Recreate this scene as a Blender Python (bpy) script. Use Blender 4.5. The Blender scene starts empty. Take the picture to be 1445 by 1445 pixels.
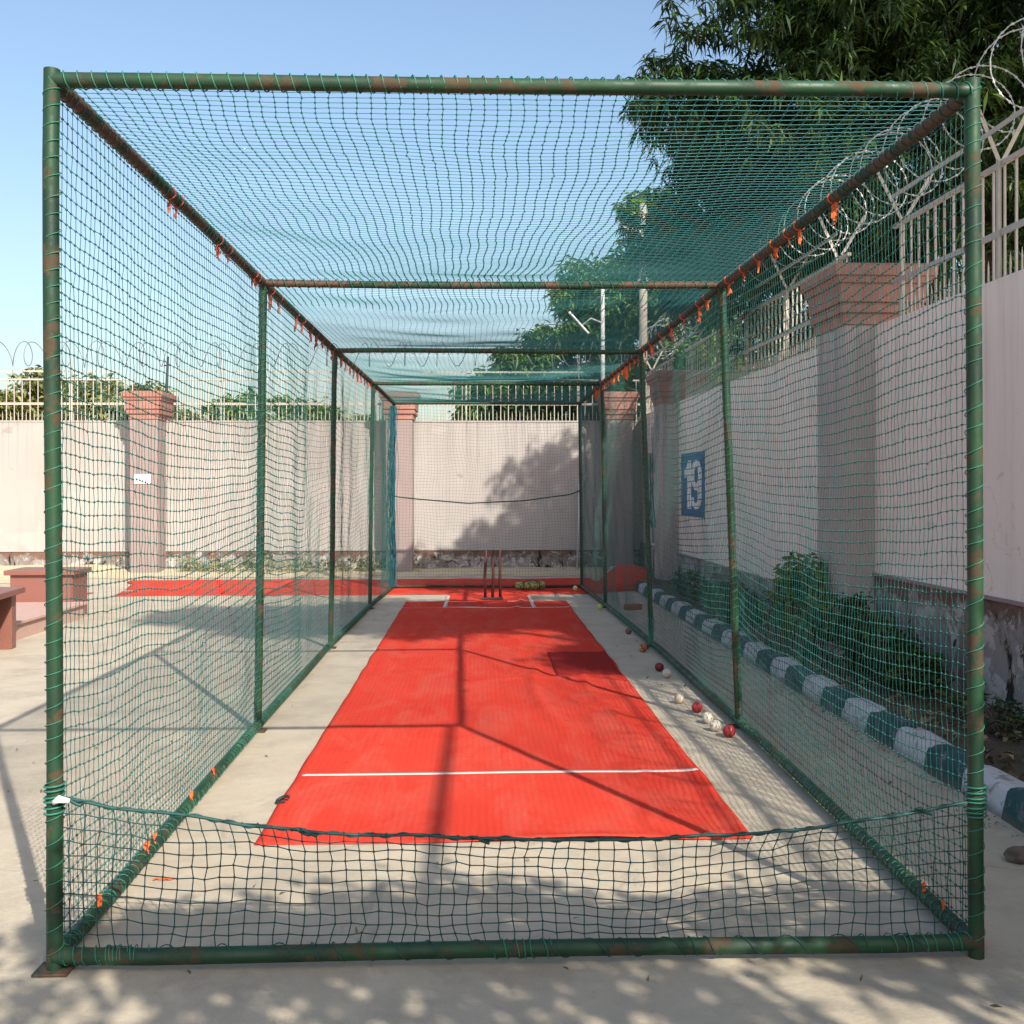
import bpy, bmesh, math, random
import numpy as np
from mathutils import Vector, Matrix
R = math.radians
rng = np.random.default_rng(11)
random.seed(5)
S = bpy.context.scene
C = S.collection
PI = math.pi

# ------------------------------------------------------------------ helpers
def tag(o, label=None, cat=None, group=None, kind=None):
    if label: o['label'] = label
    if cat: o['category'] = cat
    if group: o['group'] = group
    if kind: o['kind'] = kind
    return o

def thing(name, label, cat, loc=(0, 0, 0), rz=0.0, group=None):
    o = bpy.data.objects.new(name, None)
    o.empty_display_size = 0.1
    C.objects.link(o)
    o.location = loc
    o.rotation_euler = (0, 0, rz)
    return tag(o, label, cat, group)

def mesh_obj(name, V, F, mat, parent=None, smooth=False, bevel=0.0):
    """V: (n,3) array, F: list of index lists or (m,k) array"""
    me = bpy.data.meshes.new(name)
    V = np.asarray(V, dtype=np.float32)
    if isinstance(F, np.ndarray):
        n, k = F.shape
        me.vertices.add(len(V)); me.vertices.foreach_set('co', V.ravel())
        me.loops.add(n * k); me.loops.foreach_set('vertex_index', F.astype(np.int32).ravel())
        me.polygons.add(n)
        me.polygons.foreach_set('loop_start', np.arange(0, n * k, k, dtype=np.int32))
        me.polygons.foreach_set('loop_total', np.full(n, k, dtype=np.int32))
        me.update(calc_edges=True)
    else:
        me.from_pydata([tuple(map(float, v)) for v in V], [], F)
        me.update()
    if smooth:
        me.polygons.foreach_set('use_smooth', np.ones(len(me.polygons), dtype=bool))
    o = bpy.data.objects.new(name, me)
    C.objects.link(o)
    if parent: o.parent = parent
    if mat: me.materials.append(mat)
    if bevel:
        b = o.modifiers.new('bevel', 'BEVEL'); b.width = bevel; b.segments = 2
        b.limit_method = 'ANGLE'; b.angle_limit = R(35)
    return o

class MB:
    def __init__(s): s.V = []; s.F = []
    def add(s, V, F):
        b = len(s.V); s.V += [tuple(v) for v in V]; s.F += [[i + b for i in f] for f in F]; return s
    def box(s, x0, x1, y0, y1, z0, z1):
        return s.add([(x0,y0,z0),(x1,y0,z0),(x1,y1,z0),(x0,y1,z0),(x0,y0,z1),(x1,y0,z1),(x1,y1,z1),(x0,y1,z1)],
              [[3,2,1,0],[4,5,6,7],[0,1,5,4],[1,2,6,5],[2,3,7,6],[3,0,4,7]])
    def frustum(s, r0, r1, z0, z1):      # r = (x0,x1,y0,y1)
        a, b = r0, r1
        return s.add([(a[0],a[2],z0),(a[1],a[2],z0),(a[1],a[3],z0),(a[0],a[3],z0),(b[0],b[2],z1),(b[1],b[2],z1),(b[1],b[3],z1),(b[0],b[3],z1)],
              [[3,2,1,0],[4,5,6,7],[0,1,5,4],[1,2,6,5],[2,3,7,6],[3,0,4,7]])
    def bar(s, p, q, w, h=None, up=(0, 0, 1)):
        h = h or w
        p, q = Vector(p), Vector(q); d = (q - p).normalized(); u = Vector(up)
        if abs(d.dot(u)) > 0.98: u = Vector((0, 1, 0))
        x = d.cross(u).normalized(); y = x.cross(d).normalized()
        V = [c + x * a * w / 2 + y * b * h / 2 for c in (p, q) for a, b in ((-1,-1),(1,-1),(1,1),(-1,1))]
        return s.add(V, [[3,2,1,0],[4,5,6,7],[0,1,5,4],[1,2,6,5],[2,3,7,6],[3,0,4,7]])
    def tube(s, pts, r, n=10, cap=True):
        P = [Vector(p) for p in pts]; m = len(P)
        rs = r if hasattr(r, '__len__') else [r] * m
        d0 = (P[1] - P[0]).normalized()
        u = Vector((0, 0, 1)) if abs(d0.z) < 0.9 else Vector((1, 0, 0))
        x = d0.cross(u).normalized(); V = []
        for i in range(m):
            d = (P[min(i+1, m-1)] - P[max(i-1, 0)]).normalized()
            x = (x - d * x.dot(d)).normalized(); y = d.cross(x)
            for k in range(n):
                a = 2 * PI * k / n
                V.append(P[i] + (x * math.cos(a) + y * math.sin(a)) * rs[i])
        F = [[i*n+k, i*n+(k+1)%n, (i+1)*n+(k+1)%n, (i+1)*n+k] for i in range(m-1) for k in range(n)]
        if cap: F += [list(range(n))[::-1], list(range((m-1)*n, m*n))]
        return s.add(V, F)
    def build(s, name, mat, parent=None, smooth=False, bevel=0.0):
        return mesh_obj(name, s.V, s.F, mat, parent, smooth, bevel)

def smooth_by_angle(o, ang=40):
    me = o.data
    me.polygons.foreach_set('use_smooth', np.ones(len(me.polygons), dtype=bool))
    bm = bmesh.new(); bm.from_mesh(me)
    for e in bm.edges:
        if len(e.link_faces) == 2 and e.calc_face_angle(0) > R(ang): e.smooth = False
    bm.to_mesh(me); bm.free()
    return o

class Wave:
    """smooth pseudo-noise: sum of random sines"""
    def __init__(s, n, fmin, fmax, seed):
        r = np.random.default_rng(seed)
        a = r.uniform(0, 2*PI, n); f = r.uniform(fmin, fmax, n)
        s.kx = np.cos(a) * f * 2*PI; s.ky = np.sin(a) * f * 2*PI; s.ph = r.uniform(0, 2*PI, n)
        s.w = 1.0 / np.sqrt(n) * np.sqrt(2) * (fmin / f) ** 0.5
    def __call__(s, x, y):
        x = np.asarray(x, float); y = np.asarray(y, float)
        out = np.zeros(np.broadcast(x, y).shape)
        for kx, ky, ph, w in zip(s.kx, s.ky, s.ph, s.w): out = out + w * np.sin(kx*x + ky*y + ph)
        return out

# ------------------------------------------------------------------ materials
class NT:
    def __init__(s, name):
        s.m = bpy.data.materials.new(name); s.m.use_nodes = True
        s.t = s.m.node_tree; s.N = s.t.nodes; s.L = s.t.links
        s.b = s.N['Principled BSDF']; s.out = s.N['Material Output']
        s._co = None
    def n(s, typ, **kw):
        nd = s.N.new(typ)
        for k, v in kw.items():
            if hasattr(nd, k): setattr(nd, k, v)
            else: nd.inputs[k.replace('_', ' ')].default_value = v
        return nd
    def co(s, scale=(1, 1, 1), obj=False):
        g = s.N.new('ShaderNodeTexCoord') if obj else s.N.new('ShaderNodeNewGeometry')
        mp = s.N.new('ShaderNodeMapping'); mp.inputs['Scale'].default_value = scale
        s.L.new(g.outputs['Object' if obj else 'Position'], mp.inputs['Vector'])
        return mp.outputs['Vector']
    def noise(s, scale, detail=4, rough=0.55, vec=None, dist=0.0):
        nd = s.n('ShaderNodeTexNoise'); nd.inputs['Scale'].default_value = scale
        nd.inputs['Detail'].default_value = detail; nd.inputs['Roughness'].default_value = rough
        nd.inputs['Distortion'].default_value = dist
        s.L.new(vec if vec is not None else s.co(), nd.inputs['Vector'])
        return nd.outputs['Fac']
    def ramp(s, fac, stops):
        nd = s.n('ShaderNodeValToRGB'); el = nd.color_ramp.elements
        while len(el) < len(stops): el.new(0.5)
        for e, (p, c) in zip(el, stops):
            e.position = p; e.color = (c, c, c, 1) if isinstance(c, (int, float)) else (*c, 1)
        s.L.new(fac, nd.inputs['Fac']); return nd.outputs['Color']
    def mix(s, fac, a, b, mode='MIX'):
        nd = s.n('ShaderNodeMix'); nd.data_type = 'RGBA'; nd.blend_type = mode
        for i, v in ((0, fac), (6, a), (7, b)):
            if hasattr(v, 'links') or hasattr(v, 'is_linked'): s.L.new(v, nd.inputs[i])
            elif i == 0: nd.inputs[0].default_value = v
            else: nd.inputs[i].default_value = (*v, 1)
        return nd.outputs[2]
    def math(s, op, a, b=0.0):
        nd = s.n('ShaderNodeMath'); nd.operation = op
        for i, v in ((0, a), (1, b)):
            if hasattr(v, 'is_linked'): s.L.new(v, nd.inputs[i])
            else: nd.inputs[i].default_value = v
        return nd.outputs[0]
    def axis(s, ax):
        g = s.N.new('ShaderNodeNewGeometry'); sp = s.N.new('ShaderNodeSeparateXYZ')
        s.L.new(g.outputs['Position'], sp.inputs[0]); return sp.outputs[ax]
    def color(s, c):
        if hasattr(c, 'is_linked'): s.L.new(c, s.b.inputs['Base Color'])
        else: s.b.inputs['Base Color'].default_value = (*c, 1)
    def rough(s, r):
        if hasattr(r, 'is_linked'): s.L.new(r, s.b.inputs['Roughness'])
        else: s.b.inputs['Roughness'].default_value = r
    def bump(s, h, strength=0.3, dist=0.01):
        nd = s.n('ShaderNodeBump'); nd.inputs['Strength'].default_value = strength; nd.inputs['Distance'].default_value = dist
        s.L.new(h, nd.inputs['Height']); s.L.new(nd.outputs[0], s.b.inputs['Normal'])

def simple(name, c, rough=0.7, var=0.15, scale=30, metal=0.0, bump=0.0, spec=0.5):
    k = NT(name)
    n1 = k.noise(scale)
    k.color(k.mix(n1, tuple(x*(1-var) for x in c), tuple(min(1, x*(1+var)) for x in c)))
    k.rough(rough); k.b.inputs['Metallic'].default_value = metal
    k.b.inputs['Specular IOR Level'].default_value = spec
    if bump: k.bump(k.noise(scale*4), bump, 0.004)
    return k.m

def M_concrete():
    k = NT('concrete')
    big = k.noise(0.35, 5, 0.6); mid = k.noise(2.2, 6, 0.65); fine = k.noise(60, 5, 0.7); speck = k.noise(260, 2, 0.6)
    c = k.mix(k.ramp(big, [(0.3, 0.0), (0.7, 1.0)]), (0.435, 0.365, 0.265), (0.515, 0.44, 0.33))
    c = k.mix(k.ramp(mid, [(0.42, 0.0), (0.62, 0.75)]), c, (0.36, 0.30, 0.22))
    c = k.mix(k.ramp(k.noise(7, 6, 0.72), [(0.5, 0.0), (0.7, 0.5)]), c, (0.55, 0.48, 0.37))
    c = k.mix(k.ramp(k.noise(0.9, 6, 0.7, dist=0.6), [(0.56, 0.0), (0.70, 0.7)]), c, (0.27, 0.235, 0.19))
    c = k.mix(k.math('MULTIPLY', fine, 0.35), c, (0.33, 0.30, 0.26))
    c = k.mix(k.ramp(speck, [(0.64, 0.0), (0.72, 0.6)]), c, (0.2, 0.18, 0.16))
    vo = k.n('ShaderNodeTexVoronoi', feature='DISTANCE_TO_EDGE'); vo.inputs['Scale'].default_value = 0.33
    vec = k.n('ShaderNodeVectorMath', operation='ADD')
    nz = k.n('ShaderNodeTexNoise'); nz.inputs['Scale'].default_value = 1.5; nz.inputs['Detail'].default_value = 6
    g = k.co(); k.L.new(g, nz.inputs['Vector']); k.L.new(g, vec.inputs[0]); k.L.new(nz.outputs['Color'], vec.inputs[1]); k.L.new(vec.outputs[0], vo.inputs['Vector'])
    crack = k.ramp(vo.outputs['Distance'], [(0.0, 1.0), (0.0022, 0.0)])
    crack = k.math('MULTIPLY', crack, k.ramp(k.noise(0.5, 2), [(0.5, 0.0), (0.6, 0.55)]))
    c = k.mix(k.ramp(k.noise(1.7, 8, 0.75, k.co((1, 0.45, 1)), 1.4), [(0.60, 0.0), (0.66, 0.45)]), c, (0.24, 0.205, 0.16))
    c = k.mix(k.ramp(k.noise(95, 3, 0.6), [(0.66, 0.0), (0.70, 0.55)]), c, (0.17, 0.15, 0.125))
    def joint(ax, step, off):
        v = k.math('ADD', k.axis(ax), off); v = k.math('ADD', v, k.math('MULTIPLY', k.noise(3, 3), 0.012))
        m = k.math('PINGPONG', v, step / 2)
        return k.ramp(m, [(0.0, 1.0), (0.006, 0.0)])
    j = k.math('MAXIMUM', joint('Y', 12.0, 2.3), joint('X', 9.0, 4.9))
    c = k.mix(k.math('MULTIPLY', k.math('MAXIMUM', j, crack), 0.6), c, (0.14, 0.125, 0.11))
    k.color(c); k.rough(k.ramp(mid, [(0.3, 0.95), (0.7, 0.8)]))
    h = k.math('ADD', k.math('MULTIPLY', fine, 0.7), k.math('MULTIPLY', mid, 1.2))
    h = k.math('SUBTRACT', h, j)
    h = k.math('ADD', h, k.math('MULTIPLY', k.noise(18, 6, 0.7), 1.3))
    k.bump(h, 0.55, 0.007)
    return k.m

def M_paintwall(name, a, b, stain, zlo):
    k = NT(name)
    big = k.noise(0.6, 5, 0.6)
    streak = k.noise(1.0, 5, 0.65, k.co((5, 5, 0.35)))
    fine = k.noise(35, 5, 0.6)
    c = k.mix(k.ramp(big, [(0.3, 0.0), (0.7, 1.0)]), a, b)
    c = k.mix(k.ramp(streak, [(0.50, 0.0), (0.72, 0.5)]), c, stain)
    c = k.mix(k.ramp(k.noise(2.3, 7, 0.7, dist=1.0), [(0.62, 0.0), (0.68, 0.45)]), c, tuple(x*0.72 for x in stain))
    # splash-back dirt low on the wall and run-off below the coping
    z = k.axis('Z')
    low = k.ramp(k.math('ADD', z, k.math('MULTIPLY', k.noise(3, 5), 0.5)), [(zlo/4+0.06, 0.55), (zlo/4+0.2, 0.0)]) if zlo else None
    sp = k.noise(9, 6, 0.75)
    c = k.mix(k.ramp(sp, [(0.68, 0.0), (0.71, 0.5)]), c, tuple(x*0.55 for x in stain))
    run = k.math('MULTIPLY', k.ramp(k.noise(1.6, 6, 0.7, k.co((7, 7, 0.12))), [(0.50, 0.0), (0.66, 1.0)]), k.ramp(k.math('MULTIPLY', z, 0.25), [(0.42, 0.0), (0.74, 0.55)]))
    c = k.mix(run, c, tuple(x*0.62 for x in stain))
    vo = k.n('ShaderNodeTexVoronoi', feature='DISTANCE_TO_EDGE'); vo.inputs['Scale'].default_value = 0.7
    vec = k.n('ShaderNodeVectorMath', operation='ADD'); nz = k.n('ShaderNodeTexNoise'); nz.inputs['Scale'].default_value = 2.2; nz.inputs['Detail'].default_value = 7
    g = k.co(); k.L.new(g, nz.inputs['Vector']); k.L.new(g, vec.inputs[0]); k.L.new(nz.outputs['Color'], vec.inputs[1]); k.L.new(vec.outputs[0], vo.inputs['Vector'])
    ck = k.math('MULTIPLY', k.ramp(vo.outputs['Distance'], [(0.0, 1.0), (0.004, 0.0)]), k.ramp(k.noise(0.7, 2), [(0.52, 0.0), (0.6, 0.5)]))
    c = k.mix(ck, c, tuple(x*0.4 for x in stain))
    patch = k.ramp(k.noise(0.8, 3, 0.4, k.co((1, 1, 1.4))), [(0.60, 0.0), (0.615, 0.35)])
    c = k.mix(patch, c, tuple(min(1, x*1.12) for x in b))
    k.color(c); k.rough(0.88)
    k.bump(k.math('ADD', k.math('MULTIPLY', fine, 0.5), k.math('MULTIPLY', k.noise(3.5, 5), 1.0)), 0.35, 0.008)
    return k.m

def M_plinth(name, ztop):
    k = NT(name)
    n1 = k.noise(1.6, 8, 0.68, dist=0.6); n2 = k.noise(3.4, 8, 0.72, dist=0.9); n3 = k.noise(14, 6, 0.7)
    c = k.mix(k.ramp(n1, [(0.44, 0.0), (0.50, 1.0)]), (0.22, 0.19, 0.175), (0.33, 0.30, 0.29))
    c = k.mix(k.ramp(n2, [(0.53, 0.0), (0.56, 1.0)]), c, (0.55, 0.52, 0.49))
    c = k.mix(k.math('MULTIPLY', n3, 0.5), c, (0.14, 0.11, 0.09))
    # brown crust under the ledge with a ragged lower edge
    z = k.axis('Z'); e = k.math('ADD', z, k.math('MULTIPLY', k.math('SUBTRACT', k.noise(3.2, 8, 0.75, dist=0.9), 0.5), 1.0))
    c = k.mix(k.ramp(e, [(ztop-0.12, 0.0), (ztop-0.08, 0.9)]), c, k.mix(n3, (0.08, 0.04, 0.028), (0.21, 0.105, 0.07)))
    # fallen render: black holes and brown brick, mostly low down
    h = k.math('ADD', k.noise(2.3, 8, 0.74, k.co((1.2, 1.2, 0.7)), 1.2), k.math('MULTIPLY', k.math('SUBTRACT', ztop*0.45, z), 0.10))
    c = k.mix(k.ramp(h, [(0.545, 0.0), (0.565, 1.0)]), c, (0.11, 0.075, 0.055))
    c = k.mix(k.ramp(h, [(0.585, 0.0), (0.60, 1.0)]), c, (0.022, 0.019, 0.017))
    k.color(c); k.rough(0.95); k.bump(k.math('SUBTRACT', k.math('ADD', n2, k.math('MULTIPLY', n3, 0.6)), k.ramp(h, [(0.58, 0.0), (0.65, 1.0)])), 0.9, 0.035)
    return k.m

def M_greenpipe():
    k = NT('green_painted_pipe')
    n1 = k.noise(7, 7, 0.7); n2 = k.noise(45, 4, 0.6); n3 = k.noise(3, 4)
    c = k.mix(k.ramp(n3, [(0.35, 0.0), (0.65, 1.0)]), (0.004, 0.026, 0.012), (0.011, 0.058, 0.020))
    rust = k.mix(n2, (0.035, 0.024, 0.012), (0.095, 0.055, 0.027))
    f = k.ramp(n1, [(0.53, 0.0), (0.565, 0.85)])
    c = k.mix(f, c, rust)
    k.color(c); k.rough(k.ramp(n1, [(0.4, 0.5), (0.6, 0.85)])); k.bump(k.math('ADD', n1, k.math('MULTIPLY', n2, 0.3)), 0.3, 0.004)
    return k.m

def M_rustpipe():
    k = NT('rusty_green_pipe')
    n1 = k.noise(5, 7, 0.7); n2 = k.noise(45, 4, 0.6)
    rust = k.mix(n2, (0.04, 0.022, 0.013), (0.12, 0.066, 0.038))
    f = k.ramp(n1, [(0.45, 0.0), (0.50, 1.0)])
    c = k.mix(f, (0.008, 0.04, 0.02), rust)
    k.color(c); k.rough(0.75); k.bump(n1, 0.3, 0.004)
    return k.m

def M_net(name, a, b):
    k = NT(name)
    n1 = k.noise(3, 4); 
    k.color(k.mix(n1, a, b)); k.rough(0.55)
    return k.m

def M_carpet():
    k = NT('red_carpet')
    n1 = k.noise(1.1, 6, 0.65); n2 = k.noise(170, 3, 0.7); n3 = k.noise(6, 6, 0.7, k.co((1, 0.35, 1)))
    c = k.mix(k.ramp(n1, [(0.3, 0.0), (0.7, 1.0)]), (0.57, 0.044, 0.028), (0.66, 0.066, 0.040))
    c = k.mix(k.ramp(n3, [(0.52, 0.0), (0.75, 0.55)]), c, (0.50, 0.075, 0.05))
    c = k.mix(k.math('MULTIPLY', n2, 0.5), c, (0.46, 0.025, 0.015))
    c = k.mix(k.ramp(k.noise(22, 5, 0.75), [(0.68, 0.0), (0.74, 0.35)]), c, (0.62, 0.36, 0.28))
    # dust scuffed into the pile along the run-up and at the creases
    du = k.math('MULTIPLY', k.ramp(k.noise(2.2, 7, 0.72, k.co((1.6, 0.5, 1)), 0.7), [(0.46, 0.0), (0.74, 0.40)]), k.ramp(k.noise(26, 4, 0.7), [(0.3, 0.5), (0.7, 1.0)]))
    c = k.mix(du, c, (0.52, 0.20, 0.14))
    bm_ = k.ramp(k.noise(11, 3, 0.55, k.co((1, 0.6, 1))), [(0.69, 0.0), (0.73, 0.4)]); c = k.mix(bm_, c, (0.34, 0.035, 0.03))
    k.color(c); k.rough(1.0); k.b.inputs['Specular IOR Level'].default_value = 0.05
    try:
        k.b.inputs['Sheen Weight'].default_value = 0.0
        k.b.inputs['Sheen Tint'].default_value = (1.0, 0.5, 0.4, 1)
    except Exception: pass
    # ribbed felt: fine cords running along and across the mat
    w = k.n('ShaderNodeTexWave', wave_type='BANDS', bands_direction='X'); w.inputs['Scale'].default_value = 9; w.inputs['Distortion'].default_value = 1.5; w.inputs['Detail Scale'].default_value = 0.6
    k.L.new(k.co(), w.inputs['Vector'])
    h = k.math('ADD', k.math('MULTIPLY', n2, 1.0), k.math('MULTIPLY', w.outputs['Fac'], 0.35))
    h = k.math('ADD', h, k.math('MULTIPLY', k.noise(2.5, 5, 0.6), 1.6))
    k.bump(h, 0.6, 0.006)
    return k.m

def M_leaf(name, a, b, c3, trans=0.25):
    k = NT(name)
    at = k.n('ShaderNodeAttribute', attribute_name='tone')
    f = at.outputs['Fac']
    c = k.ramp(f, [(0.0, a), (0.55, b), (1.0, c3)])
    k.color(c); k.rough(0.5); k.b.inputs['Specular IOR Level'].default_value = 0.35
    tr = k.n('ShaderNodeBsdfTranslucent'); k.L.new(k.mix(0.5, c, (0.10, 0.14, 0.02)), tr.inputs['Color'])
    ms = k.n('ShaderNodeMixShader'); ms.inputs[0].default_value = trans
    k.L.new(k.b.outputs[0], ms.inputs[1]); k.L.new(tr.outputs[0], ms.inputs[2]); k.L.new(ms.outputs[0], k.out.inputs['Surface'])
    return k.m

def M_soil():
    k = NT('garden_soil')
    n1 = k.noise(3, 7, 0.7); n2 = k.noise(30, 5, 0.7)
    c = k.mix(n1, (0.085, 0.06, 0.04), (0.16, 0.115, 0.075)); c = k.mix(k.ramp(n2, [(0.5, 0.0), (0.7, 0.7)]), c, (0.05, 0.038, 0.028))
    c = k.mix(k.ramp(k.noise(1.3, 5), [(0.5, 0.0), (0.65, 0.5)]), c, (0.07, 0.085, 0.03))
    k.color(c); k.rough(1.0); k.bump(k.math('ADD', n1, n2), 0.9, 0.03)
    return k.m

def M_sand():
    k = NT('sandy_dirt')
    n1 = k.noise(2, 7, 0.7); n2 = k.noise(40, 5, 0.7)
    c = k.mix(n1, (0.46, 0.37, 0.24), (0.56, 0.47, 0.33)); c = k.mix(k.ramp(k.noise(3.3, 6, 0.7), [(0.55, 0.0), (0.68, 0.7)]), c, (0.22, 0.22, 0.08))
    k.color(c); k.rough(1.0); k.bump(k.math('ADD', n1, n2), 0.6, 0.02)
    return k.m

def M_kerb(name, c, worn):
    k = NT(name)
    n1 = k.noise(9, 7, 0.72); n2 = k.noise(40, 4)
    cc = k.mix(k.noise(3, 4), c, tuple(x*0.82 for x in c))
    cc = k.mix(k.ramp(n1, [(0.53, 0.0), (0.60, 0.85)]), cc, worn)
    z = k.axis('Z'); lowdirt = k.ramp(k.math('ADD', z, k.math('MULTIPLY', k.math('SUBTRACT', n1, 0.5), 0.12)), [(0.0, 0.8), (0.05, 0.0)])
    cc = k.mix(lowdirt, cc, (0.12, 0.10, 0.08))
    k.color(cc); k.rough(0.8); k.bump(k.math('ADD', n1, k.math('MULTIPLY', n2, 0.4)), 0.5, 0.008)
    return k.m

def M_granite():
    k = NT('red_granite')
    n1 = k.noise(120, 3, 0.6); n2 = k.noise(2.5, 4)
    c = k.mix(k.ramp(n1, [(0.4, 0.0), (0.6, 1.0)]), (0.15, 0.052, 0.04), (0.25, 0.095, 0.072))
    c = k.mix(k.math('MULTIPLY', n2, 0.4), c, (0.28, 0.14, 0.11))
    k.color(c); k.rough(0.45); return k.m

def M_sandstone():
    k = NT('red_sandstone')
    n1 = k.noise(6, 6, 0.7); n2 = k.noise(50, 4, 0.6); n3 = k.noise(2.0, 6, 0.7, k.co((4, 4, 0.6)))
    c = k.mix(n1, (0.27, 0.115, 0.09), (0.40, 0.185, 0.145))
    c = k.mix(k.ramp(n3, [(0.5, 0.0), (0.7, 0.6)]), c, (0.42, 0.27, 0.22))
    c = k.mix(k.ramp(n2, [(0.6, 0.0), (0.7, 0.5)]), c, (0.15, 0.07, 0.055))
    c = k.mix(k.ramp(k.noise(3.0, 7, 0.75, dist=1.0), [(0.64, 0.0), (0.68, 0.7)]), c, (0.5, 0.42, 0.36))
    k.color(c); k.rough(0.85); k.bump(k.math('ADD', n1, n2), 0.4, 0.008)
    return k.m

def M_bark():
    k = NT('bark')
    n1 = k.noise(8, 6, 0.7, k.co((1, 1, 0.2)))
    k.color(k.mix(n1, (0.06, 0.045, 0.03), (0.17, 0.13, 0.10))); k.rough(0.95); k.bump(n1, 0.8, 0.03)
    return k.m

MAT = dict(
    concrete=M_concrete(),
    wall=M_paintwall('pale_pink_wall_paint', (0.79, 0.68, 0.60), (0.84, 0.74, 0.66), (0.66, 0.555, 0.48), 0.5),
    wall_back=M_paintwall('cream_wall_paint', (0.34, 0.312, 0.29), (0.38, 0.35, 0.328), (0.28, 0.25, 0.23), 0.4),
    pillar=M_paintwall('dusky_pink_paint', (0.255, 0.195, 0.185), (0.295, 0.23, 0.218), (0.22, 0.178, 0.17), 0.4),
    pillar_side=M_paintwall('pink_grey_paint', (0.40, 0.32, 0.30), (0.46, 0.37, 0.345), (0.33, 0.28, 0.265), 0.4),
    plinth=M_plinth('weathered_plinth', 0.40), plinth_side=M_plinth('decayed_plinth', 0.84), pipe=M_greenpipe(), rust=M_rustpipe(),
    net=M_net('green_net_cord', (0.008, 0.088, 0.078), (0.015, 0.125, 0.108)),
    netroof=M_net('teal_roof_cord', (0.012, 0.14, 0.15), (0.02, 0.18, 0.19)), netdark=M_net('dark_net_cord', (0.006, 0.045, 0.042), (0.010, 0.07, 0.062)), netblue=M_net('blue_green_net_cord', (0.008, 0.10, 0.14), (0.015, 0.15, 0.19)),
    lash=M_net('teal_lashing_cord', (0.015, 0.13, 0.085), (0.035, 0.22, 0.15)),
    rope=M_net('dark_green_rope', (0.008, 0.045, 0.042), (0.014, 0.085, 0.075)),
    carpet=M_carpet(), carpet_shadow=simple('shadow_red', (0.27, 0.022, 0.018), 1.0, 0.25, 30, bump=0.3, spec=0.05), soil=M_soil(), sand=M_sand(),
    kwhite=M_kerb('white_kerb_paint', (0.56, 0.54, 0.55), (0.23, 0.20, 0.18)),
    kteal=M_kerb('teal_kerb_paint', (0.012, 0.068, 0.075), (0.12, 0.14, 0.135)),
    granite=M_granite(), paver=simple('pink_stone_paving', (0.46, 0.30, 0.25), 0.8, 0.18, 14, bump=0.3),
    sandstone=M_sandstone(), bark=M_bark(),
    fence=simple('cream_metal_paint', (0.43, 0.385, 0.335), 0.55, 0.2, 9, bump=0.2),
    galv=simple('galvanised_wire', (0.46, 0.46, 0.46), 0.6, 0.15, 40, metal=0.35),
    darkwire=simple('dull_grey_wire', (0.13, 0.13, 0.14), 0.7, 0.2, 20),
    white=simple('white_line_paint', (0.58, 0.44, 0.39), 0.9, 0.3, 9),
    ribbon_dull=simple('faded_red_cloth', (0.33, 0.075, 0.045), 0.9, 0.3, 20),
    ribbon=simple('orange_cloth', (0.75, 0.13, 0.03), 0.85, 0.3, 20),
    redball=None, stump=simple('red_brown_metal', (0.065, 0.02, 0.018), 0.5, 0.35, 12),
    black=simple('dark_iron', (0.03, 0.028, 0.027), 0.6, 0.3, 30),
    pvc=simple('grey_pipe', (0.42, 0.42, 0.42), 0.55, 0.2, 9),
    blue=simple('blue_sign_paint', (0.022, 0.11, 0.30), 0.7, 0.2, 9, bump=0.15),
    digit=simple('white_sign_paint', (0.84, 0.84, 0.82), 0.75, 0.1, 12),
    concpole=simple('concrete_pole', (0.27, 0.24, 0.20), 0.9, 0.2, 6, bump=0.3),
    brick=simple('red_brick', (0.30, 0.09, 0.06), 0.9, 0.35, 16, bump=0.6),
    stone=simple('brown_stone', (0.12, 0.085, 0.065), 0.95, 0.4, 14, bump=0.8),
    bag=None, rubber=simple('black_rubber', (0.02, 0.02, 0.02), 0.6, 0.3, 40),
    leafA=M_leaf('dark_drooping_leaf', (0.006, 0.017, 0.006), (0.020, 0.052, 0.013), (0.10, 0.17, 0.032), 0.2),
    leafB=M_leaf('fresh_green_leaf', (0.055, 0.125, 0.035), (0.12, 0.235, 0.06), (0.28, 0.38, 0.09), 0.3),
    leafC=M_leaf('olive_leaf', (0.12, 0.14, 0.05), (0.25, 0.26, 0.09), (0.40, 0.37, 0.14), 0.3),
    leafD=M_leaf('shrub_leaf', (0.014, 0.042, 0.012), (0.03, 0.085, 0.02), (0.13, 0.22, 0.03), 0.25),
    litter=M_leaf('dry_leaf', (0.07, 0.05, 0.03), (0.20, 0.14, 0.07), (0.36, 0.27, 0.13), 0.1),
)

# ------------------------------------------------------------------ camera, light, sky
cam = bpy.data.cameras.new('Camera'); co = bpy.data.objects.new('Camera', cam); C.objects.link(co); S.camera = co
F_PX, YAW, HOR = 1520.67, 0.032775, 688.84
cam.sensor_fit = 'HORIZONTAL'; cam.sensor_width = 36.0; cam.lens = 36.0 * F_PX / 1445
cam.shift_y = (HOR - 722.5) / 1445
cam.clip_start = 0.05; cam.clip_end = 2000
co.location = (0, 0, 1.6); co.rotation_euler = (R(90), 0, -YAW)
ROLL = 0.00152
co.rotation_mode = 'QUATERNION'
co.rotation_quaternion = (Matrix.Rotation(-YAW, 3, 'Z') @ Matrix.Rotation(R(90), 3, 'X') @ Matrix.Rotation(-ROLL, 3, 'Z')).to_quaternion()

SUNV = Vector((0.61, -1.23, 1.0)).normalized()        # towards the sun
sl = bpy.data.lights.new('sun', 'SUN'); sl.energy = 5.0; sl.angle = R(0.53); sl.color = (1.0, 0.935, 0.82)
so = bpy.data.objects.new('sun', sl); C.objects.link(so)
so.rotation_euler = (-SUNV).to_track_quat('-Z', 'Y').to_euler(); so.location = (20, -40, 40)

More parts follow.
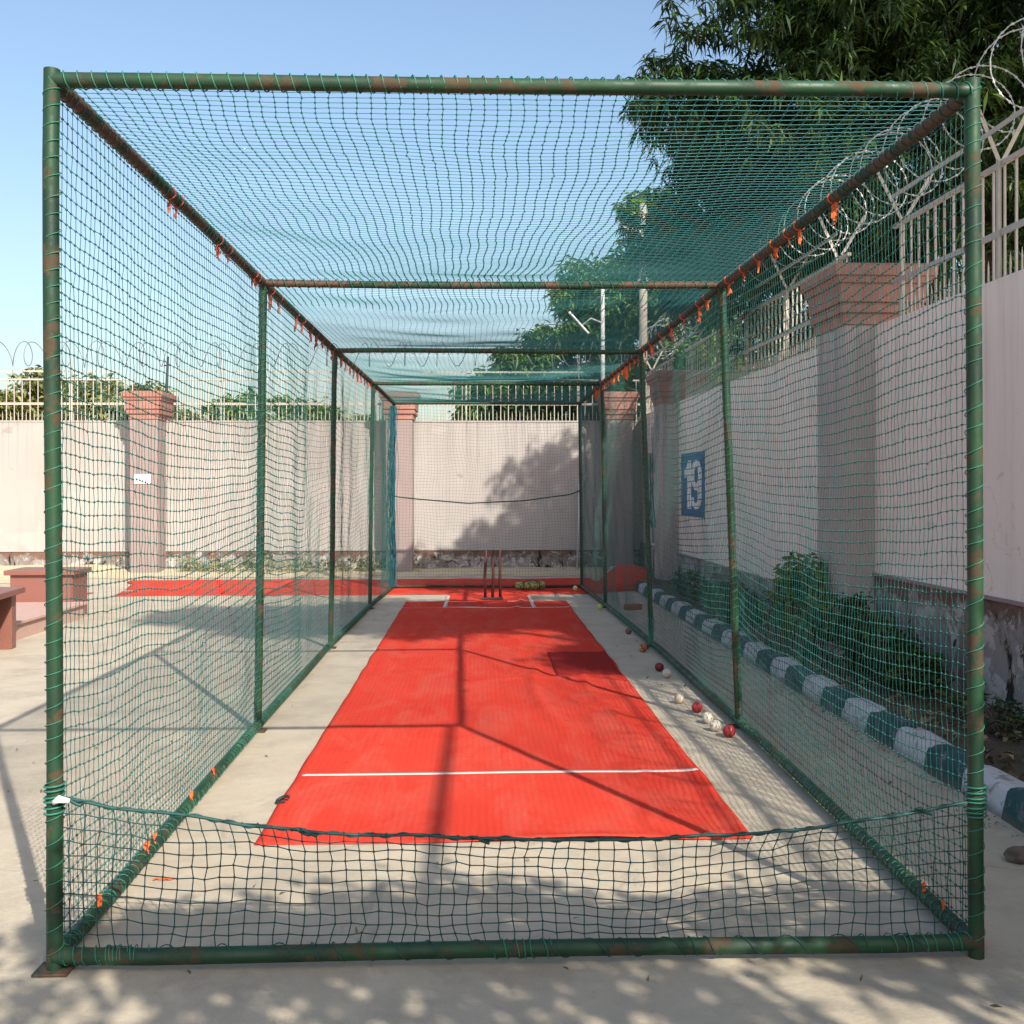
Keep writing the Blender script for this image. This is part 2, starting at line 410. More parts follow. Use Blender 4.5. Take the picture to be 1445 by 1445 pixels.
W = bpy.data.worlds.new('World'); S.world = W; W.use_nodes = True
wt = W.node_tree; bg = wt.nodes['Background']; sky = wt.nodes.new('ShaderNodeTexSky')
sky.sky_type = 'NISHITA'; sky.sun_disc = False
sky.sun_elevation = math.asin(SUNV.z); sky.sun_rotation = math.atan2(SUNV.x, SUNV.y)
sky.air_density = 1.3; sky.dust_density = 3.0; sky.ozone_density = 2.3; sky.altitude = 100
wt.links.new(sky.outputs[0], bg.inputs['Color']); bg.inputs['Strength'].default_value = 0.15
S.view_settings.view_transform = 'Standard'; S.view_settings.look = 'None'
S.view_settings.exposure = 0.52; S.view_settings.gamma = 1.0; S.view_settings.use_curve_mapping = False
S.cycles.max_bounces = 6; S.cycles.transparent_max_bounces = 8
S.cycles.use_denoising = True

# ------------------------------------------------------------------ ground
g = MB(); n = 40
mesh_obj('ground', [(-150,-60,0),(150,-60,0),(150,400,0),(-150,400,0)], [[0,1,2,3]], MAT['concrete']).__setitem__('kind', 'structure')

# right-hand wall frame: X = 3.651 - 0.0216*Y  (local: x = depth behind the face, y = along the wall)
WA = math.atan(0.0216); WX = 3.651
def RW(x, y, z=0.0):
    c, s = math.cos(WA), math.sin(WA)
    return Vector((WX + x*c - y*s, x*s + y*c, z))
BY = 20.9            # face of the back wall

# planting bed along the right wall, slightly heaped soil
wv = Wave(14, 0.3, 2.2, 3)
ys = np.arange(-6, 20.6, 0.12); xs = np.linspace(0, 1, 9)
V = []; 
for y in ys:
    xw = WX - 0.0216*y
    for t in xs:
        x = 2.66 + t * (xw - 0.005 - 2.66)
        V.append((x, y, 0.085 + 0.03*float(wv(x, y)) + 0.03*t))
F = [[i*9+j, i*9+j+1, (i+1)*9+j+1, (i+1)*9+j] for i in range(len(ys)-1) for j in range(8)]
bed = mesh_obj('planting_bed', V, F, MAT['soil'], smooth=True); bed['kind'] = 'structure'

# sandy dirt strip along the foot of the back wall
wv = Wave(10, 0.2, 1.5, 8); V = []; nx = 120
for i in range(nx):
    x = -24 + 26.7*i/(nx-1)
    y0 = 19.55 + 0.25*float(wv(x, 0)) - (0.9 if x < -7 else 0.0)
    for t in np.linspace(0, 1, 6):
        V.append((x, y0 + t*(BY - 0.01 - y0), 0.006 + 0.10*t*t*(1.4 if x < -6.8 else 0.6) + 0.01*float(wv(x*2, t*3))*t))
F = [[i*6+j, (i+1)*6+j, (i+1)*6+j+1, i*6+j+1] for i in range(nx-1) for j in range(5)]
st = mesh_obj('dirt_strip', V, F, MAT['sand'], smooth=True); st['kind'] = 'structure'

# ------------------------------------------------------------------ boundary walls
t = thing('boundary_wall', 'long cream painted back wall facing the camera beyond the cage', 'wall', (0, BY, 0))
MB().box(-40, 3.5, 0.0, 0.25, 0.43, 2.88).build('wall_panel', MAT['wall_back'], t)
MB().box(-40, 3.5, -0.035, 0.25, -0.1, 0.40).build('plinth', MAT['plinth'], t)
MB().box(-40, 3.5, -0.05, 0.25, 0.40, 0.43).build('plinth_ledge', MAT['wall_back'], t)
MB().box(-40, 3.5, -0.012, 0.262, 2.88, 2.91).build('coping', MAT['wall_back'], t)

t = thing('boundary_wall', 'tall pink painted side wall on the right with a decayed plinth', 'wall', (WX, 0, 0), WA)
MB().box(0, 0.25, -14, 21.3, 0.5, 3.0).build('wall_panel', MAT['wall'], t)
MB().box(-0.016, 0.25, -14, 9.6, -0.1, 0.84).box(-0.014, 0.25, 9.6, 21.0, -0.1, 0.53).build('plinth', MAT['plinth_side'], t)
MB().box(-0.030, 0.25, -14, 9.6, 0.84, 0.862).box(-0.028, 0.25, 9.6, 21.0, 0.53, 0.552).build('plinth_ledge', MAT['pillar'], t)

def pillar(loc, rz, label, w, d, h, capmat=True, matname='pillar'):
    """w along the wall (local x), d out from wall; local origin = centre of footprint"""
    t = thing('wall_pillar', label, 'pillar', loc, rz, 'pillars of the boundary wall')
    a, b = w/2, d/2
    MB().box(-a, a, -b, b, -0.1, h-0.02).build('shaft', MAT[matname], t, bevel=0.008)
    m = MB(); z = h - 0.02
    def ring(o0, o1, z0, z1): m.frustum((-a-o0, a+o0, -b-o0, b+o0), (-a-o1, a+o1, -b-o1, b+o1), z0, z1)
    ring(0.018, 0.018, z, z+0.10); ring(0.05, 0.055, z+0.10, z+0.165); ring(0.035, 0.035, z+0.165, z+0.19)
    ring(0.06, 0.065, z+0.19, z+0.35); ring(0.085, 0.10, z+0.35, z+0.41); ring(0.12, 0.125, z+0.41, z+0.50); ring(0.125, 0.06, z+0.50, z+0.525)
    m.build('cap', MAT['sandstone'], t, bevel=0.006)
    return t
# right wall pillars (x local = across wall). Footprint 0.72 along the wall, 0.66 across
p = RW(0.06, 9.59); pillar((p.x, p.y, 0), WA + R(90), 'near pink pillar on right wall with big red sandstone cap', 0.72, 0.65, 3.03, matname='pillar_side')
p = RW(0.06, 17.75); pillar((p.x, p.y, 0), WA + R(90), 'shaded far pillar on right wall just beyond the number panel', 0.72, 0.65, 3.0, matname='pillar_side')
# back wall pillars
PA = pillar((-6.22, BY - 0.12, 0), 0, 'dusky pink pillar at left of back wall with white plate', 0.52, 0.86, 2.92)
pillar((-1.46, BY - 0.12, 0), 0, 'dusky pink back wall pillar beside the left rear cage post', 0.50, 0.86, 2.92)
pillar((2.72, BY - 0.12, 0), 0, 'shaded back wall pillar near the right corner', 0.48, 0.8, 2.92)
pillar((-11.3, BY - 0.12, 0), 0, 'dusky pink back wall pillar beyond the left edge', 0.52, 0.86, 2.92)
tag(MB().box(-0.15, 0.15, -0.012, 0, -0.09, 0.09).build('wall_plate', MAT['digit'], bevel=0.003), 'small white plate fixed on the left back wall pillar', 'plate').location = (-6.24, BY - 0.553, 1.78)

# ------------------------------------------------------------------ fences on the walls
def fence(name, label, loc, rz, y0, y1, zw, zmid, ztop, zrail, ztip, arm=0.22, postgap=1.6, pgap=0.15, spikes=True, first=None):
    """runs along local y"""
    t = thing(name, label, 'fence', loc, rz)
    m = MB(); y = y0 + 0.07; k = 0
    while y < y1 - 0.03:
        j = random.uniform(-0.006, 0.006)
        m.bar((0.0, y, zw - 0.02), (j, y + j, ztop), 0.015)
        if spikes:
            m.tube([(0, y + pgap/2, zw - 0.02), (0, y + pgap/2, zw + 0.13), (0, y + pgap/2, zw + 0.19)], [0.0075, 0.0075, 0.001], 5)
        y += pgap; k += 1
    m.build('picket_panel', MAT['fence'], t)
    MB().bar((-0.014, y0, zmid), (-0.014, y1, zmid), 0.012, 0.045).build('rail', MAT['fence'], t)
    MB().box(-0.018, 0.018, y0, y1, ztop, ztop + 0.03).build('rail', MAT['fence'], t)
    wv = Wave(5, 0.2, 0.8, 77)
    wr = MB(); yy = np.arange(y0, y1, 0.8)
    for q in range(len(yy)-1):
        wr.bar((-arm*0.5 - 0.01, yy[q], zrail + 0.010*float(wv(yy[q], 0))), (-arm*0.5 - 0.01, yy[q+1]+0.002, zrail + 0.010*float(wv(yy[q+1], 0))), 0.008, 0.034)
    wr.build('wire_rail', MAT['fence'], t)
    y = first if first is not None else y0 + 0.5
    while y < y1:
        p = MB().bar((-0.026, y, zw - 0.05), (-0.026, y, ztop + 0.04), 0.024, 0.03).build('post', MAT['fence'], t)
        a1, a2 = random.uniform(-0.03, 0.03), random.uniform(-0.03, 0.03)
        MB().bar((-0.02, y, ztop + 0.02), (-arm + a1, y + a2, ztip), 0.028, 0.006, (0, 1, 0)).build('arm', MAT['fence'], p)
        MB().bar((0.0, y + 0.008, ztop + 0.02), (arm + a2, y - a1, ztip), 0.028, 0.006, (0, 1, 0)).build('arm', MAT['fence'], p)
        y += postgap
    return t
ox = 0.1
p = RW(ox, 0)
fence('wall_fence', 'cream spiked railing on right wall nearest the camera', p, WA, -8, 9.05, 3.0, 3.34, 3.80, 4.0, 4.24, first=0.8+0.05)
fence('wall_fence', 'cream spiked railing on right wall between the two pillars', p, WA, 10.1, 17.3, 3.0, 3.34, 3.80, 4.0, 4.24, first=10.35)
fence('wall_fence', 'cream spiked railing on right wall beyond the far pillar', p, WA, 18.25, 20.9, 3.0, 3.34, 3.80, 4.0, 4.24, first=18.6)
# back wall: local y runs along -X
def bf(label, x0, x1):
    fence('wall_fence', label, (x0, BY + 0.12, 0), R(-90), 0, x1 - x0, 2.91, 3.24, 3.69, 3.87, 4.22, arm=0.16, postgap=2.2, first=0.9)
bf('cream railing on back wall left of the plated pillar', -10.9, -6.6)
bf('cream railing on back wall between its two left pillars', -5.85, -1.85)
bf('cream railing on back wall behind the wicket', -1.1, 2.38)
bf('cream railing on back wall at the far left outside the frame', -24, -11.7)
bf('short cream railing on back wall at the right corner', 3.06, 3.6)

def coil(label, loc, rz, y0, y1, z, rad, pitch, wire, barb, mat=MAT['galv']):
    """concertina razor wire: a loose helix with short blades"""
    n = int((y1-y0)/pitch*22); th = np.linspace(0, (y1-y0)/pitch*2*PI, n)
    w1 = Wave(6, 0.05, 0.3, 21); w2 = Wave(6, 0.1, 0.4, 22)
    rr = rad*(1 + 0.10*w1(th/(2*PI), 0)); yy = y0 + (y1-y0)*th/th[-1] + 0.05*w2(th/(2*PI), 1)
    P = np.stack([rr*np.cos(th) + 0.03*w2(yy, 2), yy + 0.10*np.sin(th*0.5+1), z + rr*np.sin(th) + 0.02*w1(yy, 3)], 1)
    m = MB(); m.tube([tuple(q) for q in P], wire, 4, cap=False)
    for i in range(0, n-1):
        for f in (0.25, 0.75):
            q = P[i]*(1-f) + P[i+1]*f; d = P[i+1]-P[i]; d /= np.linalg.norm(d)
            e = np.cross(d, (0.3, 0.2, 0.9)); e /= np.linalg.norm(e)
            if f > 0.5: e = np.cross(d, e)
            m.add([q-d*barb, q+e*barb*0.55, q+d*barb, q-e*barb*0.55], [[0,1,2,3]])
    o = m.build('razor_wire', mat)
    o.location = loc; o.rotation_euler = (0, 0, rz)
    return tag(o, label, 'razor wire')
coil('coil of bright razor wire along the top of the right wall', RW(ox, 0), WA, -2.0, 20.2, 4.33, 0.31, 0.36, 0.0042, 0.020)
coil('thin coil of razor wire along the top of the back wall', (-24, BY+0.12, 0), R(-90), 0, 27, 4.2, 0.23, 0.36, 0.0075, 0.016, MAT['darkwire'])

# ------------------------------------------------------------------ number panel on right wall
t = thing('number_panel', 'blue painted square reading 19 in white on the right wall', 'number', RW(-0.004, 0), WA)
yc0, yc1, zc0, zc1 = 15.55, 17.15, 1.16, 2.14
MB().box(-0.004, 0, yc0, yc1, zc0, zc1).build('panel', MAT['blue'], t)
def poly2(name, pts, holes, parent):
    cu = bpy.data.curves.new(name, 'CURVE'); cu.dimensions = '2D'; cu.fill_mode = 'BOTH'; cu.extrude = 0.002
    for ring in [pts] + holes:
        sp = cu.splines.new('POLY'); sp.points.add(len(ring)-1); sp.use_cyclic_u = True
        for q, (a, b) in zip(sp.points, ring): q.co = (a, b, 0, 1)
    tmp = bpy.data.objects.new(name, cu); C.objects.link(tmp)
    dg = bpy.context.evaluated_depsgraph_get(); me = bpy.data.meshes.new_from_object(tmp.evaluated_get(dg))
    bpy.data.objects.remove(tmp); bpy.data.curves.remove(cu)
    o = bpy.data.objects.new(name, me); C.objects.link(o); o.parent = parent; me.materials.clear(); me.materials.append(MAT['digit'])
    return o
# digits drawn in a unit box (a to the right as seen from the pitch, b up)
one = [(0.14,0.0),(0.34,0.0),(0.34,1.0),(0.20,1.0),(0.12,0.88),(0.0,0.80),(0.0,0.63),(0.14,0.70)]
def arc(cx, cy, rx, ry, a0, a1, n=14): return [(cx+rx*math.cos(R(a0+(a1-a0)*i/n)), cy+ry*math.sin(R(a0+(a1-a0)*i/n))) for i in range(n+1)]
nine = arc(0.27,0.70,0.25,0.30,0,180) + arc(0.27,0.66,0.25,0.28,180,300) + [(0.345,0.42)] + \
       [(0.345,0.30)] + arc(0.24,0.24,0.105,0.12,0,-180,8)[0:] + [(0.0,0.24)] + arc(0.26,0.24,0.26,0.24,180,360) + [(0.52,0.68)]
nine_hole = arc(0.27,0.70,0.095,0.17,0,180,8) + arc(0.27,0.66,0.095,0.14,180,360,8)
W_, H_ = yc1-yc0, zc1-zc0
for nm, ring, holes, a0 in (('digit', one, [], 0.18), ('digit', nine, [nine_hole], 0.46)):
    o = poly2(nm, ring, holes, t)
    # local a axis -> -y (viewer sees far end of the wall at left), b -> z
    o.matrix_local = Matrix(((0,0,-1,-0.0065),(-W_*0.86,0,0,yc1 - W_*(a0-0.02)),(0,H_*0.76,0,zc0+H_*0.12),(0,0,0,1)))

# wall pipes near the far corner
t = thing('wall_pipe', 'grey pipework frame fixed on the right wall near the far corner', 'pipe', RW(-0.05, 0), WA)
for pts in ([(0,19.4,0.6),(0,19.4,2.7)], [(0,19.4,1.95),(0,18.55,1.95)], [(0,19.4,2.5),(0,18.5,2.5),(0,18.5,1.0)], [(-0.03,18.9,2.62),(-0.03,18.9,3.2)]):
    MB().tube(pts, 0.022, 8).build('pipe', MAT['pvc'], t, smooth=True)
MB().box(-0.07, 0.03, 18.82, 19.02, 2.55, 2.75).build('junction_box', MAT['pvc'], t, bevel=0.01)

# pole leaning at the back wall
tag(MB().tube([(1.93, 20.62, 0.0), (1.96, 20.7, 0.9), (1.98, 20.8, 1.66)], 0.022, 8).build('thin_pole', MAT['pvc'], smooth=True), 'thin grey pole propped upright against the back wall', 'pole')

# ------------------------------------------------------------------ kerb
def kerb_mesh(L, mat, seed):
    r = random.Random(seed); hw = 0.20; h = 0.152
    prof = [(0,-0.03),(0.012,0.06),(0.024,0.112),(0.034,0.134),(0.052,0.147),(0.085,h),(0.15,h),(0.178,0.148),(0.192,0.13),(hw,-0.03)]
    ny = 6; V = []; k = len(prof)
    for i in range(ny+1):
        y = L*i/ny; e = 0.006 if i in (0, ny) else 0.0
        for (x, z) in prof:
            V.append((x + (e if x < 0.1 else -e) + r.uniform(-0.0045, 0.0045), y, z - e - (0.012 if r.random() < 0.06 else 0) + r.uniform(-0.003, 0.003)))
    F = [[i*k+j, (i+1)*k+j, (i+1)*k+j+1, i*k+j+1] for i in range(ny) for j in range(k-1)]
    F += [list(range(k))[::1], list(range(ny*k, ny*k+k))[::-1]]
    return MB().add(V, F)
ordn = ['first','second','third','fourth','fifth','sixth','seventh','eighth','ninth','tenth','eleventh','twelfth','thirteenth','fourteenth','fifteenth','sixteenth','seventeenth','eighteenth','nineteenth','twentieth']
KL = 0.452; y = 5.13 - 8*KL; i = 0; cnt = {0: 0, 1: 0}
while y < 20.0:
    teal = (i % 2 == 1)      # block i=8 starts at 5.13 and is white
    o = smooth_by_angle(kerb_mesh(KL-0.006, None, i).build('kerbstone', MAT['kteal' if teal else 'kwhite']), 50)
    o.location = (2.525 - 0.006*(y-5), y, random.uniform(-0.006, 0.006)); o.rotation_euler = (0, random.uniform(-0.015, 0.015), 0.006 + random.uniform(-0.012, 0.012))
    if y > 4.1:
        c = cnt[int(teal)]; cnt[int(teal)] += 1
        lab = ('teal' if teal else 'white') + ' painted kerbstone, %s %s one counting away from the camera' % (ordn[c], 'teal' if teal else 'white')
        if not teal and c == 0: lab = 'white kerbstone with smudged dark marks beside the front right post'
    else:
        lab = ('teal' if teal else 'white') + ' painted kerbstone beside the camera before the front right post'
    tag(o, lab, 'kerbstone', ('teal' if teal else 'white') + ' kerbstones along the planting bed')
    if not teal and abs(y-5.13) < 0.3:
        m = MB(); r = random.Random(4)      # smudged dark stencil marks on the sloping face
        for q in range(26):
            a = 0.10 + 0.20*r.random(); b = r.choice([0.105, 0.09, 0.075, 0.06]); s = r.uniform(0.004, 0.011)
            x = 0.003 + (b+0.03)*0.1 - 0.006
            m.add([(x-0.004, a, b), (x-0.004, a+s, b), (x-0.003, a+s, b+s*0.7), (x-0.003, a, b+s*0.7)], [[0,1,2,3]])
        m.build('stencil_mark', MAT['black'], o)
    y += KL; i += 1

# ------------------------------------------------------------------ the practice cage
ROWT = [3.62, 7.05, 10.58, 14.06, 17.22]; ROWB = [3.62, 7.15, 10.84, 14.36, 17.12]
XLT = [-1.405, -1.385, -1.38, -1.345, -1.315]; XLB = [-1.40, -1.445, -1.465, -1.42, -1.325]
XRT = [1.69, 1.615, 1.62, 1.64, 1.65]; XRB = [1.70, 1.75, 1.76, 1.72, 1.67]
ZT = [2.955, 2.935, 2.945, 2.965, 2.955]
PR = 0.0265
cage = thing('practice_cage', 'long cricket practice cage of green pipes hung with green netting', 'net cage', (0, 0, 0))
def helix(p, q, rad, pitch, cord, jit, n=14, seed=0, pstart=0.0, pend=1.0):
    r = np.random.default_rng(seed)
    p, q = Vector(p), Vector(q); L = (q-p).length; d = (q-p).normalized()
    u = Vector((0,0,1)) if abs(d.z) < 0.9 else Vector((0,1,0)); x = d.cross(u).normalized(); y = d.cross(x)
    pts = []; s = L*pstart; a = 0.0
    while s < L*pend:
        pt = pitch*(1 + jit*r.uniform(-1, 1))
        for k in range(n):
            aa = a + 2*PI*k/n
            pts.append(p + d*(s + pt*k/n) + (x*math.cos(aa) + y*math.sin(aa))*rad)
        s += pt
    return MB().tube(pts, cord, 4, cap=False)
def pipe(name, p, q, r, mat, seg=10, wob=0.004, seed=0):
    p, q = Vector(p), Vector(q); w = Wave(4, 0.1, 0.35, seed)
    pts = [p.lerp(q, i/seg) + Vector((wob*float(w(i/seg*4, 0)), wob*float(w(i/seg*4, 3)), wob*float(w(i/seg*4, 7))))*(1 if 0 < i < seg else 0) for i in range(seg+1)]
    return smooth_by_angle(MB().tube(pts, r, 14).build(name, mat, cage))
for i in range(5):
    for s, (xt, xb) in enumerate(((XLT[i], XLB[i]), (XRT[i], XRB[i]))):
        yt, yb = ROWT[i], ROWB[i]; zt = ZT[i] + (0.035 if i == 0 else 0.0)
        r = PR if i == 0 else 0.0255
        o = pipe('post', (xb, yb, 0.0), (xt, yt, zt), r, MAT['pipe'], seed=i*2+s)
        if not (i == 0 and s == 1): MB().box(xb-0.058, xb+0.058, yb-0.05, yb+0.05, 0.004, 0.012).build('base_plate', MAT['rust'], o, bevel=0.002)
        if i < 3:
            helix((xb, yb, 0.05), (xt, yt, zt-0.05), r+0.002, 0.062 if i else 0.066, 0.0018, 0.35, seed=40+i*2+s).build('lashing', MAT['lash'], o, smooth=True)
for s, (xs_, sg) in enumerate(((XLT, -1), (XRT, 1))):
    for i in range(4):
        a = (xs_[i], ROWT[i], ZT[i]); b = (xs_[i+1], ROWT[i+1], ZT[i+1])
        o = pipe('top_rail', a, b, 0.0265, MAT['rust'], seed=60+i+s*5)
        helix(a, b, 0.0295, 0.062, 0.0024, 0.3, n=10, seed=80+i+s*5).build('lashing', MAT['rope'], o, smooth=True)
    XB = XLB if s == 0 else XRB
    for i in range(4):
        a = (XB[i], ROWB[i], 0.042); b = (XB[i+1], ROWB[i+1], 0.042)
        o = pipe('ground_rail', a, b, 0.0265, MAT['pipe'], seed=90+i+s*5)
        if i < 3: helix(a, b, 0.0285, 0.048, 0.0019, 0.75, n=10, seed=100+i+s*5).build('lashing', MAT['lash'], o, smooth=True)
for i in range(5):
    a = (XLT[i], ROWT[i], ZT[i]); b = (XRT[i], ROWT[i], ZT[i] - (0.0 if i else 0.004))
    o = pipe('crossbar', a, b, 0.0255 if i == 0 else 0.024, MAT['rust'] if i == 1 else MAT['pipe'], seed=120+i, wob=0.006)
    helix(a, b, 0.030, 0.0505 if i == 0 else 0.07, 0.0024, 0.15, n=10, seed=130+i).build('lashing', MAT['lash'], o, smooth=True)
o = pipe('ground_rail', (XLB[0], ROWB[0], 0.052), (XRB[0], ROWB[0], 0.052), 0.028, MAT['pipe'], seed=141)
helix((XLB[0], ROWB[0], 0.052), (XRB[0], ROWB[0], 0.052), 0.030, 0.12, 0.0022, 0.8, n=12, seed=142).build('lashing', MAT['rope'], o, smooth=True)
for a0, a1, sd in ((0.012, 0.10, 151), (0.05, 0.075, 152), (0.89, 0.985, 153), (0.47, 0.53, 154)):
    helix((XLB[0], ROWB[0], 0.052), (XRB[0], ROWB[0], 0.052), 0.032, 0.035, 0.0021, 0.7, n=9, seed=sd, pstart=a0, pend=a1).build('lashing', MAT['lash'], o, smooth=True)
pipe('ground_rail', (XLB[4], ROWB[4], 0.045), (XRB[4], ROWB[4], 0.045), 0.024, MAT['rust'], seed=143)

# ---- nets: real crossing cords
def cords(P, rad, offA, offB, knots=None, kr=0.006):
    """P (nu,nv,3) nodes. Lines along u get a 3-sided section spanned by offB vectors, lines along v by offA."""
    nu, nv = P.shape[:2]; Vs = []; Fs = []; base = 0
    for ax, (e1, e2) in ((0, offB), (1, offA)):
        Q = P if ax == 0 else P.transpose(1, 0, 2)
        m, n = Q.shape[:2]
        e1, e2 = np.array(e1, float), np.array(e2, float)
        ring = np.stack([Q + rad*(math.cos(a)*e1 + math.sin(a)*e2) for a in (0.5, 0.5+2*PI/3, 0.5+4*PI/3)], 2)  # m,n,3,3
        idx = base + np.arange(m*n*3).reshape(m, n, 3)
        for k in range(3):
            k2 = (k+1) % 3
            Fs.append(np.stack([idx[:-1, :, k], idx[:-1, :, k2], idx[1:, :, k2], idx[1:, :, k]], -1).reshape(-1, 4))
        Vs.append(ring.reshape(-1, 3)); base += m*n*3
    if knots is not None:
        K = P[knots]
        o = np.array([(1,0,0),(-1,0,0),(0,1,0),(0,-1,0),(0,0,1),(0,0,-1)], float)*kr
        o = o*1.0
        Vs.append((K[:, None, :] + o).reshape(-1, 3))
        b = base + np.arange(len(K))[:, None]*6
        f = np.array([[0,2,1,4],[1,3,0,4],[0,3,1,5],[1,2,0,5]])        # quads folded over: closed knot
        f = np.array([[4,0,2,2],[4,2,1,1],[4,1,3,3],[4,3,0,0],[5,2,0,0],[5,1,2,2],[5,3,1,1],[5,0,3,3]])[:, :3]
        tri = (b[:, :, None] + f[None]).reshape(-1, 3)
        return np.concatenate(Vs), np.concatenate(Fs), tri
    return np.concatenate(Vs), np.concatenate(Fs), None
def net_obj(name, P, rad, offA, offB, knots=None, mat='net'):
    V, F, T = cords(P, rad, offA, offB, knots)
    if T is not None:
        me = bpy.data.meshes.new(name); nq, nt = len(F), len(T)
        me.vertices.add(len(V)); me.vertices.foreach_set('co', V.astype(np.float32).ravel())
        me.loops.add(nq*4+nt*3); me.loops.foreach_set('vertex_index', np.concatenate([F.ravel(), T.ravel()]).astype(np.int32))
        me.polygons.add(nq+nt)
        me.polygons.foreach_set('loop_start', np.concatenate([np.arange(nq)*4, nq*4+np.arange(nt)*3]).astype(np.int32))
        me.polygons.foreach_set('loop_total', np.concatenate([np.full(nq, 4), np.full(nt, 3)]).astype(np.int32))
        me.update(calc_edges=True)
        me.materials.append(MAT[mat]); o = bpy.data.objects.new(name, me); C.objects.link(o); o.parent = cage
        me.polygons.foreach_set('use_smooth', np.ones(nq+nt, dtype=bool))
        return o
    return mesh_obj(name, V, F, MAT[mat], cage, smooth=True)
CR = 0.0015
def interp(y, ROW, vals): return np.interp(y, ROW, vals)
GAP = 0.05
for s, (XT_, XB_, sd) in enumerate(((XLT, XLB, 200), (XRT, XRB, 300))):
    nv = 60; nu = int((ROWT[4]-ROWT[0])/(0.045 if s == 0 else 0.039))+1
    u = np.linspace(0, 1, nu)[:, None]; v = np.linspace(0, 1, nv)[None, :]
    yt = ROWT[0] + (ROWT[4]-ROWT[0])*u; yb = ROWB[0] + (ROWB[4]-ROWB[0])*u
    Y = yb + (yt-yb)*v
    w1 = Wave(8, 0.12, 0.5, sd); w2 = Wave(12, 0.6, 1.8, sd+1); w3 = Wave(10, 0.25, 0.9, sd+2)
    bay = np.abs(np.sin(PI*np.clip((Y - ROWT[0])/3.43, 0, 4)))            # 0 at posts
    ed = np.clip(np.minimum(v, 1-v)*7, 0, 1)                              # tied at top and bottom
    fr = np.clip((Y-ROWT[0])*3, 0, 1)
    zt = interp(yt, ROWT, ZT)
    Z = 0.045 + (zt - 0.045)*v
    Z = Z - ed*(0.075*bay + 0.017*w3(Y, Z) + 0.007*w2(Y, Z))*fr*(0.4+0.6*np.clip(1-v+0.25, 0, 1))
    Yd = Y + ed*fr*(0.013*w3(Y*1.1+9, Z*0.5) + 0.004*w2(Y+5, Z*0.7))
    X = interp(yb, ROWB, XB_)*(1-v) + interp(yt, ROWT, XT_)*v
    X = X + ed*fr*((0.03 if s == 0 else 0.045)*w1(Y, Z*0.7)*(0.35+0.65*bay) + 0.006*w2(Y*1.2, Z+3))
    jit = rng.normal(0, 0.0014, (3,) + Y.shape)*ed
    P = np.stack([X + jit[0], Yd + jit[1], Z + jit[2] + 0*Y], -1)
    kn = (Y < 9.0) & (ed > 0.0)
    o = net_obj('side_net', P, CR, ((1,0,0),(0,1,0)), ((1,0,0),(0,0,1)), kn)
# roof
nv = 66; nu = int((ROWT[4]-ROWT[0])/0.042)+1
u = np.linspace(0, 1, nu)[:, None]; v = np.linspace(0, 1, nv)[None, :]
Y = ROWT[0] + (ROWT[4]-ROWT[0])*u + 0*v
xl = interp(Y, ROWT, XLT); xr = interp(Y, ROWT, XRT)
w1 = Wave(8, 0.15, 0.5, 401); w2 = Wave(12, 0.6, 1.8, 402); w3 = Wave(8, 0.2, 0.7, 403)
X = xl + (xr-xl)*v
edv = np.clip(np.minimum(v, 1-v)*7, 0, 1); edu = np.clip(np.abs(Y-ROWT[0])*3, 0, 1)
bay = np.abs(np.sin(PI*np.clip((Y-ROWT[0])/3.43, 0, 4))); sag = np.sin(PI*v)
onbar = np.ones_like(Y)
for yy in ROWT: onbar = np.minimum(onbar, np.clip(np.abs(Y-yy)*2.5, 0, 1))
Z = interp(Y, ROWT, ZT) + 0.02 - (0.075*bay*sag + 0.008*np.abs(w1(Y, X))*edv)*onbar + 0.005*w2(X, Y)*edv*onbar
Xd = X + edv*edu*(0.035*w3(X, Y) + 0.012*w2(X, Y+7)); Yd = Y + edu*(0.035*w3(X+5, Y)*edv + 0.012*w2(X+3, Y)*edv)
P = np.stack([Xd + rng.normal(0, 0.0016, Y.shape), Yd + rng.normal(0, 0.0016, Y.shape), Z], -1)
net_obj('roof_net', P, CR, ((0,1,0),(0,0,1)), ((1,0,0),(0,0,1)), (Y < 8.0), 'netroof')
# back net
nu, nv = 62, 60
u = np.linspace(0, 1, nu)[:, None]; v = np.linspace(0, 1, nv)[None, :]
w1 = Wave(8, 0.15, 0.6, 501); w2 = Wave(12, 0.7, 2.0, 502)
xb = XLB[4] + (XRB[4]-XLB[4])*u; xt = XLT[4] + (XRT[4]-XLT[4])*u
X = xb + (xt-xb)*v; Z = 0.045 + (ZT[4]-0.05)*v + 0*u
ed = np.clip(np.minimum(v, 1-v)*7, 0, 1)*np.clip(np.minimum(u, 1-u)*9, 0, 1)
Yb = ROWB[4] + (ROWT[4]-ROWB[4])*v + 0*u
P = np.stack([X + ed*0.02*w2(X, Z), Yb + ed*0.05*w1(X, Z), Z - ed*(0.03*np.sin(PI*u) + 0.015*w2(X+4, Z))], -1)
net_obj('back_net', P, CR, ((0,1,0),(1,0,0)), ((0,1,0),(0,0,1)))
